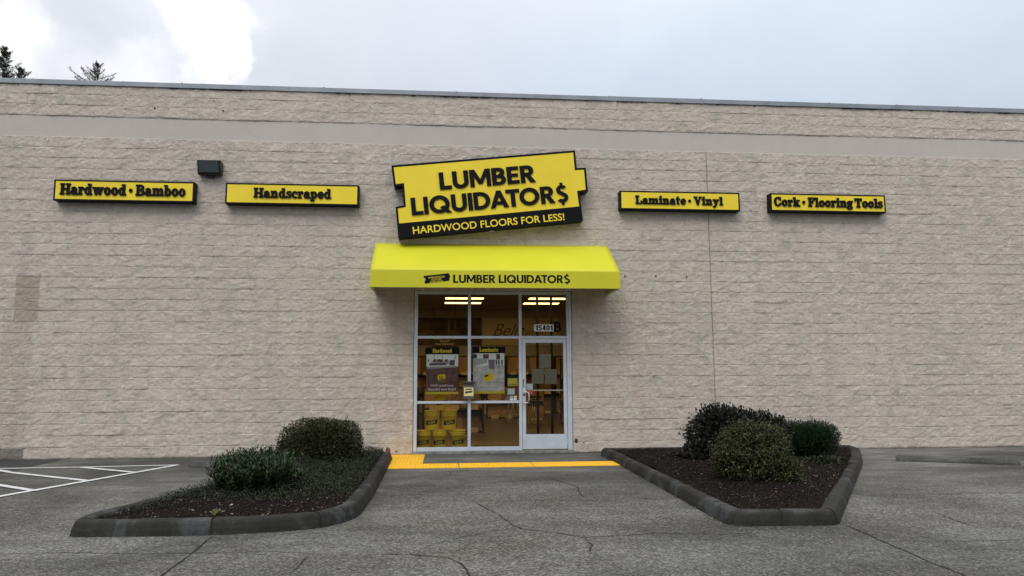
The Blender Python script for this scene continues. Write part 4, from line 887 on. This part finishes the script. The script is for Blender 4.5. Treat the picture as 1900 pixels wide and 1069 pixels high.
# ------------------------------------------------------------------ wheel stops
def wheel_stop(p, q, label):
    p = Vector((p[0], p[1], 0)); q = Vector((q[0], q[1], 0)); Ln = (q-p).length; ang = math.atan2(q.y-p.y, q.x-p.x)
    prof = [(-.085, 0), (-.08, .03), (-.06, .075), (-.04, .092), (.04, .092), (.06, .075), (.08, .03), (.085, 0)]
    mb = MB(); n = len(prof); vs = [(x, y, z) for x in (0, Ln) for y, z in prof]; vs = []
    for x, k in ((0, .82), (.05, 1), (Ln-.05, 1), (Ln, .82)): vs += [(x, y*k, z*k) for y, z in prof]
    fs = [tuple(range(n)), tuple(range(4*n-1, 3*n-1, -1))]
    for j in range(3): fs += [(j*n+i, (j+1)*n+i, (j+1)*n+(i+1) % n, j*n+(i+1) % n) for i in range(n)]
    mb.add(vs, fs); o = mb.build('wheel_stop', M['concrete'], bevel=.006); o.location = (p.x, p.y, .0); o.rotation_euler.z = ang; tag(o, label, 'wheel stop', 'concrete parking wheel stops'); return o
wheel_stop((7.50, -2.16), (8.98, -3.06), 'low grey concrete wheel stop right of the right-hand planter')
wheel_stop((-4.02, -1.42), (-2.55, -2.45), 'low grey concrete wheel stop mostly hidden behind the left planter shrubs')
# ------------------------------------------------------------------ planters
def offset_poly(P, d): return inset(P, d)
def fillet(P, rad, n=6):
    P = [Vector(p) for p in P]; R = []; N_ = len(P)
    for i in range(N_):
        a, b_, c_ = P[i-1], P[i], P[(i+1) % N_]; u = (a-b_).normalized(); v = (c_-b_).normalized(); r = rad[i]
        if r <= 0: R.append(b_); continue
        r = min(r, (a-b_).length*.45, (c_-b_).length*.45); s, e = b_+u*r, b_+v*r
        for k in range(n+1): t = k/n; R.append((s*(1-t)+b_*t)*(1-t)+(b_*(1-t)+e*t)*t)
    return R
def dens(P, s=.12):
    R = []
    for i in range(len(P)):
        a, b_ = P[i], P[(i+1) % len(P)]; k = max(1, int((b_-a).length/s)); R += [a.lerp(b_, j/k) for j in range(k)]
    return R
def planter(name, outline, rad, joints, label, kw=.172, kh=.132):
    root = empty(name); tag(root, label, 'planter')
    P = dens(fillet(outline, rad)); n = len(P)
    ar = sum(P[i].x*P[(i+1)%n].y-P[(i+1)%n].x*P[i].y for i in range(n)); s = 1 if ar > 0 else -1
    prof = [(-.012, -.01), (0, .05), (.016, kh-.035), (.028, kh-.014), (.05, kh-.002), (.08, kh+.003), (kw-.05, kh), (kw-.02, kh-.010), (kw-.008, kh-.03), (kw, -.01)]
    nr = []
    for i in range(n):
        e1 = (P[i]-P[i-1]).normalized(); e2 = (P[(i+1) % n]-P[i]).normalized(); n1 = Vector((-e1.y, e1.x))*s; n2 = Vector((-e2.y, e2.x))*s; k = (n1+n2); nr.append(k/max(.5, k.dot(n1)))
    # joints: nearest point index to each given joint
    cut = {min(range(n), key=lambda i: (P[i]-Vector(j)).length) for j in joints}
    mb = MB(); m_ = len(prof)
    def ringv(i, sh=0):
        q = P[i % n]+((P[(i+1) % n]-P[i % n]).normalized()*sh if sh else Vector((0, 0)))
        jx = .004*(h2(np.int64(i), np.int64(3), 1)-.5)
        return [(*(q+nr[i % n]*(a+jx)), z+(.006*(h2(np.int64(i//2), np.int64(9), 2)-.5) if z > .04 else 0)) for a, z in prof]
    for i in range(n):
        a = ringv(i, .015 if i in cut else 0); b_ = ringv(i+1)
        if (i+1) % n in cut: b_ = [tuple(Vector(v)-Vector((*((P[(i+1) % n]-P[i]).normalized()*.015), 0))) for v in b_]
        fs = [(j, m_+j, m_+j+1, j+1) if s < 0 else (j, j+1, m_+j+1, m_+j) for j in range(m_-1)]
        mb.add(a+b_, fs)
        if i in cut: mb.add(a, [tuple(range(m_))])
        if (i+1) % n in cut: mb.add(b_, [tuple(range(m_))[::-1]])
    kb = mb.build('kerb', M['kerb'], root)
    # dark filler behind the joint gaps
    mb = MB()
    for i in cut:
        t = (P[(i+1) % n]-P[i]).normalized(); q = P[i]; pts = []
        for a, z in prof:
            w3 = a*.94+.006; pts.append((w3, z*.93))
        vs = [(*(q-t*.017+nr[i]*a), z) for a, z in pts]+[(*(q+t*.017+nr[i]*a), z) for a, z in pts]
        mb.add(vs, [tuple(range(m_)), tuple(range(2*m_-1, m_-1, -1))]+[(j, j+m_, (j+1) % m_+m_, (j+1) % m_) for j in range(m_)])
    mb.build('joint_filler', M['crack'], root)
    inner = [P[i]+nr[i]*(kw-.03) for i in range(n)]
    return root, inner
def inside(P, x, y):
    n = len(P); px = np.array([p.x for p in P]); py = np.array([p.y for p in P]); r = np.zeros(x.shape, bool); j = n-1
    for i in range(n):
        c_ = ((py[i] > y) != (py[j] > y)) & (x < (px[j]-px[i])*(y-py[i])/(py[j]-py[i]+1e-12)+px[i]); r ^= c_; j = i
    return r
def soil_height(x, y, cx, cy, sx, sy, top): return .085+top*np.exp(-((x-cx)/sx)**2-((y-cy)/sy)**2)+.012*fbm(x*5, y*5, 3, 3)
def soil(root, inner, hf):
    x0, x1 = min(p.x for p in inner), max(p.x for p in inner); y0, y1 = min(p.y for p in inner), max(p.y for p in inner)
    xs_, ys_ = np.arange(x0-.05, x1+.06, .05), np.arange(y0-.05, y1+.06, .05); X, Y_ = np.meshgrid(xs_, ys_); Z = hf(X, Y_)
    V = np.stack([X, Y_, Z], -1).reshape(-1, 3); nx = len(xs_); i = (np.arange(len(ys_)-1)[:, None]*nx+np.arange(nx-1)[None, :]); F_ = np.stack([i, i+1, i+nx+1, i+nx], -1).reshape(-1, 4)
    fc = V[F_].mean(1); F_ = F_[inside([p for p in inner], fc[:, 0], fc[:, 1])]
    me = np_mesh('soil', V, F_, M['soil']); o = link('soil', me, root, True); return o
def scatter_quads(name, C, U, W_, size_u, size_v, m, parent=None, bend=.25):
    """C centres, U leaf direction, W_ leaf normal (n,3); diamond leaves folded along the midrib"""
    n = len(C); U = U/np.linalg.norm(U, axis=1, keepdims=True); S3 = np.cross(W_, U); S3 /= np.linalg.norm(S3, axis=1, keepdims=True)+1e-9; Nn = np.cross(U, S3)
    su = np.asarray(size_u).reshape(-1, 1); sv = np.asarray(size_v).reshape(-1, 1)
    a = C-U*su*.5; c_ = C+U*su*.5; b_ = C+S3*sv*.5+Nn*sv*bend-U*su*.05; d = C-S3*sv*.5+Nn*sv*bend-U*su*.05
    V = np.stack([a, b_, c_, d], 1).reshape(-1, 3); i = np.arange(n)*4; F_ = np.concatenate([np.stack([i, i+1, i+2], 1), np.stack([i, i+2, i+3], 1)])
    return link(name, np_mesh(name, V, F_, m), parent)
def unit(n): v = rng.normal(size=(n, 3)); return v/np.linalg.norm(v, axis=1, keepdims=True)
def chips(root, inner, hf, n, m, lo=.012, hi=.04, name='mulch', zone=None):
    x0, x1 = min(p.x for p in inner), max(p.x for p in inner); y0, y1 = min(p.y for p in inner), max(p.y for p in inner)
    x = rng.uniform(x0, x1, n*2); y = rng.uniform(y0, y1, n*2); k = inside(inner, x, y)
    if zone is not None: k &= zone(x, y)
    x, y = x[k][:n], y[k][:n]; n = len(x); C = np.stack([x, y, hf(x, y)+rng.uniform(.002, .014, n)], 1)
    U = unit(n); U[:, 2] *= .35; W2_ = unit(n)*.5+np.array([0, 0, 1]); su = rng.uniform(lo, hi, n)
    o = scatter_quads(name, C, U, W2_, su, su*rng.uniform(.35, .6, n), m, root, .1); o['kind'] = 'stuff'; return o
LPo = [(-3.22, -7.22), (-2.0, -7.30), (-1.07, -7.08), (-.82, -6.55), (-.80, -5.2), (-.86, -.66), (-1.75, -.72), (-3.30, -6.85)]
LPr, LPi = planter('planting_island', LPo, [.12, .5, .5, .5, .6, .22, .25, .12], [(-1.99, -7.3), (-1.12, -7.05), (-.81, -6.3), (-.83, -3.3)], 'wedge-shaped planting island with dark kerb, left of the entrance')
hL = lambda x, y: soil_height(x, y, -1.7, -3.4, 1.2, 2.4, .05)
soil(LPr, LPi, hL); chips(LPr, LPi, hL, 14000, M['chips'], .008, .03)
RPo = [(2.86, -.55), (2.84, -1.9), (2.62, -7.40), (3.62, -7.47), (6.70, -2.55), (7.42, -1.25), (7.60, -.62)]
RPr, RPi = planter('planting_island', RPo, [.12, .5, .22, .12, .6, .12, .1], [(3.12, -7.44), (3.62, -7.4), (2.8, -2.6), (5.1, -5.1)], 'four-sided planting island with dark kerb, right of the entrance')
hR = lambda x, y: soil_height(x, y, 4.3, -3.4, 1.6, 2.4, .10)
soil(RPr, RPi, hR); chips(RPr, RPi, hR, 30000, M['chips'], .008, .028)
M['straw'] = island('dry_pale_chips', [(0, (.03, .02, .016)), (.5, (.09, .065, .05)), (1, (.36, .30, .24))], .9)
pc = atz(1515, 888, .12)
def zone_(x, y): return ((x-pc.x)/.75)**2+((y-pc.y)/1.1)**2+.9*(fbm(x*3, y*3, 8, 3)-.5)*2 < .8
chips(RPr, RPi, hR, 7000, M['straw'], .007, .022, 'pale_mulch', zone_)
# ------------------------------------------------------------------ shrubs
def shrub(name, label, base, rx, ry, hz, n, leaf, asp, m, cat='shrub', squ=2.4, rough=.18, up=.2, trunk=.06, seed=0, clump=3.0, z0=.10, droop=0, low=-.55, group=None, wild=0, lobes=()):
    """rounded crown of separate leaves in clumps over a noise-shaped ellipsoid, on a few stems"""
    root = empty(name, (*base, 0)); tag(root, label, cat, group)
    d = unit(n*3); d = d[d[:, 2] > low][:n]; k = len(d)
    az = np.arctan2(d[:, 1], d[:, 0]); el = np.arcsin(np.clip(d[:, 2], -1, 1))
    lump = fbm(az*clump*1.2+seed+20, el*clump*1.6+7, seed, 4)-.5
    # fold the seam of the azimuth
    lump2 = fbm(d[:, 0]*clump+9+seed, d[:, 1]*clump+d[:, 2]*clump*1.3+5, seed+3, 4)-.5
    sup = (np.abs(d[:, 0])**squ+np.abs(d[:, 1])**squ+np.abs(d[:, 2])**squ)**(-1/squ)
    depth = rng.beta(1.3, 3.2, k)*.42
    gaps = fbm(d[:, 0]*clump*2.6+3, d[:, 2]*clump*2.6+d[:, 1]*clump*2+seed, seed+9, 3)
    depth = np.where(gaps < .40, depth+.16, depth)
    inn = rng.uniform(0, 1, k) < .28; depth = np.where(inn, rng.uniform(.3, .6, k), depth)
    r = sup*(1+rough*2*lump2)*(1-depth)+(~inn)*wild*rng.exponential(.5, k)*np.clip(gaps-.45, 0, 1)
    C = d*r[:, None]*np.array([rx, ry, hz/2]); C[:, 2] += z0+hz/2
    if lobes:                                                # side lobes: part of the leaves sit on smaller overlapping mounds
        pick = rng.uniform(0, 1, k); a0 = 0
        for (lx, ly, lz, lrx, lry, lrz, fr_) in lobes:
            mk = (pick >= a0) & (pick < a0+fr_); a0 += fr_
            C[mk] = d[mk]*r[mk][:, None]*np.array([lrx, lry, lrz])+np.array([lx, ly, lz])
    C[:, 2] = np.maximum(C[:, 2], z0+.02+rng.uniform(0, .05, k))
    U = d*.9+unit(k)*.75; U[:, 2] += up-droop; Wn = d+unit(k)*.7
    su = leaf*rng.uniform(.65, 1.25, k)*np.where(inn, 2.0, 1)
    if n > 3000:                                             # stray shoots standing out of the clipped outline
        for q in range(46):
            dd_ = unit(1)[0]; dd_[2] = abs(dd_[2])*.9+.05; dd_ /= np.linalg.norm(dd_); sp_ = (np.abs(dd_)**squ).sum()**(-1/squ); L_ = rng.uniform(.025, .075); m2 = 10
            b0 = dd_*sp_*np.array([rx, ry, hz/2])*.96+np.array([0, 0, z0+hz/2]); ax2 = dd_*.6+np.array([0, 0, .8])+rng.normal(0, .2, 3); tt = rng.uniform(0, 1, (m2, 1))*L_
            C = np.concatenate([C, b0+ax2*tt]); U = np.concatenate([U, ax2*.8+unit(m2)*.8]); Wn = np.concatenate([Wn, unit(m2)]); su = np.concatenate([su, leaf*rng.uniform(.6, 1.1, m2)])
    scatter_quads('foliage', C, U, Wn, su, su*asp, m, root)
    mb = MB(); rr = random.Random(seed)
    for i in range(9):
        q = rr.uniform(0, 6.28); e = rr.uniform(.3, .8); x, y = math.cos(q)*rx*e, math.sin(q)*ry*e; zt2 = z0+hz*rr.uniform(.5, .85)
        mb.tube([(x*.12, y*.12, .06), (x*.35, y*.35, z0+hz*.25), (x*.75, y*.75, (z0+zt2)*.6), (x, y, zt2)], [.016, .013, .009, .004], 6)
        for j in range(3):
            a2 = rr.uniform(0, 6.28); mb.tube([(x*.6, y*.6, z0+hz*.42), (x*.6+math.cos(a2)*rx*.3, y*.6+math.sin(a2)*ry*.3, z0+hz*rr.uniform(.55, .8))], [.007, .003], 5)
    mb.build('stem', M['bark'], root, True)
    return root
pb = atz(594, 867, .09); shrub('boxwood_shrub', 'large rounded olive-green clipped shrub at the back of the left island', (pb.x, pb.y), .60, .54, .82, 31000, .030, .55, M['leaf_box'], squ=3.0, rough=.13, seed=2, clump=2.5, z0=-.02, low=-.95, lobes=((.16, 0, .46, .46, .44, .32, .22), (-.28, -.1, .28, .34, .36, .27, .18)))
# leafy laurel: upright shoots with pointed leaves
def laurel(label, base, rx, ry, hz, shoots, per, m, seed=1, z0=.08):
    rr = np.random.default_rng(seed); root = empty('laurel_shrub', (*base, 0)); tag(root, label, 'shrub'); Cs = []; Us = []; Ss = []; mb = MB()
    for i in range(shoots):
        q = rr.uniform(0, 6.28); e = math.sqrt(rr.uniform(0, 1)); bx, by = math.cos(q)*e*rx*.6, math.sin(q)*e*ry*.6
        top = hz*(1-.30*e**2)*rr.uniform(.60, 1.02)*(.78+.46*vn(np.float64(bx*4.5+9), np.float64(by*4.5+seed), 5)); lean = np.array([math.cos(q)*rx*.42*e+rr.normal(0, .04), math.sin(q)*ry*.42*e+rr.normal(0, .04)])
        p0 = np.array([bx, by, z0-.02]); p1 = np.array([bx+lean[0], by+lean[1], z0+top])
        if i % 2 == 0: mb.tube([tuple(p0), tuple(p0*.5+p1*.5+np.array([0, 0, .03])), tuple(p1)], [.007, .005, .002], 5)
        t = np.sort(rr.uniform(.12, 1, per)); C = p0+(p1-p0)*t[:, None]; a = rr.uniform(0, 6.28, per); out_ = np.stack([np.cos(a), np.sin(a), rr.uniform(.35, 1.3, per)*(.5+t)], 1)
        s = rr.uniform(.030, .058, per); Cs.append(C+out_*s[:, None]*.45); Us.append(out_); Ss.append(s)
    C = np.concatenate(Cs); U = np.concatenate(Us); s = np.concatenate(Ss); Wn = np.stack([-U[:, 0], -U[:, 1], U[:, 2]*0+1.0], 1)+rr.normal(0, .3, C.shape)
    scatter_quads('foliage', C, U, Wn, s, s*.30, m, root, .3); mb.build('stem', M['bark'], root, True); return root
pl = atz(476, 908, .1); laurel('low green shrub with upright pointed leaves in front of the clipped shrub, left island', (pl.x, pl.y), .50, .52, .49, 780, 44, M['leaf_laurel'], z0=.05)
pm = atz(1397, 893, .09); shrub('mounded_shrub', 'large domed olive-green shrub, foremost on the right island', (pm.x, pm.y), .49, .50, .84, 27000, .033, .50, M['leaf_mound'], squ=2.1, rough=.22, seed=5, clump=3.0, droop=.35, z0=.0, low=-.95, lobes=((-.02, .05, .58, .36, .36, .27, .20), (.24, -.22, .22, .30, .30, .24, .16), (-.25, -.05, .36, .28, .3, .26, .12)))
shrub('purple_leaf_shrub', 'tallest loose dark purplish shrub behind the domed one on the right island', (4.40, -3.0), .66, .60, .90, 17000, .056, .55, M['leaf_purple'], squ=2.2, rough=.32, seed=8, clump=2.6, wild=.45, z0=.0, low=-.95, lobes=((-.48, -.12, .22, .34, .36, .24, .16), (-.22, 0, .66, .30, .3, .32, .12), (.50, 0, .56, .34, .34, .28, .14)))
shrub('dark_green_shrub', 'dense dark green clipped shrub at the back right of the right island', (5.84, -2.35), .56, .50, .66, 21000, .040, .28, M['leaf_dark'], squ=2.6, rough=.18, up=.9, seed=12, clump=2.6, z0=.02, low=-.9, lobes=((.16, 0, .42, .40, .40, .25, .25), (-.25, 0, .36, .34, .4, .28, .2)))
p = atz(1528, 862, .12); shrub('low_spreading_plant', 'sparse low plant under the dark green shrub, right island', (p.x, p.y), .35, .28, .14, 700, .045, .45, M['cover'], seed=14, rough=.3, cat='plant')
p = atz(1290, 852, .12); shrub('low_spreading_plant', 'sparse reddish low plant at the left foot of the purplish shrub, right island', (p.x, p.y), .45, .28, .16, 600, .045, .45, M['leaf_purple'], seed=15, rough=.3, cat='plant')
p = atz(868, 0, 0) if False else atz(403, 955, .12); shrub('seedling', 'tiny pale green seedling in the mulch near the front kerb, left island', (p.x, p.y), .06, .05, .07, 26, .05, .45, island('pale_seedling_leaves', [(0, (.06, .08, .03)), (1, (.15, .17, .07))], .6), seed=16, cat='plant', z0=.09)
# ground cover on the left island
def cover(root, inner, hf, n, zone, m, hmax=.14):
    x0, x1 = min(p.x for p in inner), max(p.x for p in inner); y0, y1 = min(p.y for p in inner), max(p.y for p in inner)
    x = rng.uniform(x0-.1, x1, n*4); y = rng.uniform(y0, y1, n*4); d = zone(x, y)*np.where(inside(inner, x, y), 1, .0)
    k = rng.uniform(0, 1, n*4) < d; x, y, d = x[k][:n], y[k][:n], d[k][:n]; n = len(x)
    hh_ = hmax*(.35+fbm(x*4, y*4, 6, 3))*d; C = np.stack([x, y, hf(x, y)+rng.uniform(0, 1, n)*hh_+.01], 1); U = unit(n); U[:, 2] = np.abs(U[:, 2])*.8+.15; Wn = unit(n)*.6+np.array([0, 0, 1.])
    s = rng.uniform(.012, .028, n); o = scatter_quads('ground_cover', C, U, Wn, s, s*.45, m); tag(o, 'dark creeping ground cover spreading over the left island', 'ground cover', kind='stuff'); return o
def zl(x, y):
    yl = -6.85+(x+3.3)*3.95                               # how far in front of the slanting left side
    left = np.clip(1.25-(yl-y)*.55, 0, 1); front = np.clip((y+6.7)*1.2, .12, 1); right = np.clip((y+6.15)*.9, 0, 1)
    return np.clip(np.maximum(left*front, right), 0, 1)*np.clip(.35+1.6*(fbm(x*3, y*3, 44, 3)-.2), 0, 1)
cover(LPr, LPi, hL, 60000, zl, M['cover'])
# fallen leaves in the beds
chips(LPr, LPi, hL, 170, island('fallen_leaves', [(0, (.08, .055, .035)), (1, (.34, .30, .23))], .8), .015, .045, 'fallen_leaf_litter')
# ------------------------------------------------------------------ conifers behind the roof
def conifer(px, py, Y_, label, seed, sparse=1.0, wide=.34, lean=0):
    rr = np.random.default_rng(seed); tip = at(px, py, Y_); H_ = tip.z; root = empty('conifer_tree', (tip.x, Y_, 0)); tag(root, label, 'tree', 'conifers rising behind the roof')
    MB().tube([(0, 0, 0), (0, 0, H_*.5), (lean*.4, 0, H_*.85), (lean, 0, H_)], [.30, .18, .06, .008], 10).build('trunk', M['bark'], root, True)
    Cs, Us, Ss = [], [], []; mb = MB(); t = .06
    while t < H_-2.5:
        dens_ = 1 if t < 5 else .5
        for b_ in range(int(rr.integers(3, 6))):
            a = rr.uniform(0, 6.28); Lb = min(4.2, (.08+wide*t)*rr.uniform(.35, 1.25)); rise = .85-.24*min(t, 4)+rr.uniform(-.2, .2)
            k = max(4, int(Lb/.16)); s = np.linspace(0, 1, k); bx = np.cos(a)*Lb*s+lean; by = np.sin(a)*Lb*s; bz = H_-t+Lb*(rise*s-.35*min(1, t/3)*s**2+.22*s**4)
            pts = np.stack([bx, by, bz], 1); mb.tube([tuple(p) for p in pts[::max(1, k//4)]]+[tuple(pts[-1])], .012 if t < 4 else .02, 4)
            m_ = int(k*(16 if t < 3 else 9)*sparse*dens_)+6; ii = rr.uniform(.12, 1, m_)*(k-1); i0 = ii.astype(int); fr_ = (ii-i0)[:, None]; C = pts[i0]*(1-fr_)+pts[np.minimum(i0+1, k-1)]*fr_
            C = C+rr.normal(0, 1, (m_, 3))*np.array([.05, .05, .04])*(1+min(t, 4)*.3)*(1.1-ii[:, None]/k*.6); dr = (pts[-1]-pts[0])/Lb+rr.normal(0, .55, (m_, 3)); Cs.append(C); Us.append(dr); Ss.append(rr.uniform(.07, .15, m_)*(.62+.13*t if t < 3 else 1 if t < 5 else 1.8))
        t += rr.uniform(.10, .2) if t < 5 else .42
    C = np.concatenate(Cs); U = np.concatenate(Us); s = np.concatenate(Ss); Wn = rr.normal(size=C.shape)
    scatter_quads('crown', C, U, Wn, s, s*.28, M['needle'], root, .1); mb.build('branch', M['bark'], root)
conifer(9, 90, 30, 'dark conifer whose ragged top shows at the left end of the roofline', 3, 1.7, .56)
conifer(183, 119, 31, 'small conifer tip rising alone above the roof, second from the left', 6, 1.0, .80)
conifer(38, 127, 33, 'short conifer tip just right of the leftmost conifer above the roof', 9, 1.3, .70)
conifer(-22, 88, 33, 'conifer at the very left edge of the photo behind the roof', 12, 1.8, .55)

# unseen belt of trees added behind the camera to darken what the glass reflects
n = 70000; x = rng.uniform(-110, 110, n); top = 9+8*fbm(x/9, x*0, 61, 3); z = rng.uniform(0, 1, n)*top; C = np.stack([x, -62+rng.uniform(-3, 3, n), z], 1)
o = scatter_quads('unseen_tree_line', C, unit(n), unit(n), rng.uniform(.9, 2.0, n), rng.uniform(.6, 1.3, n), M['leaf_laurel']); tag(o, 'unseen dense wood added behind the camera to darken the reflection in the glass', 'wood', kind='stuff')
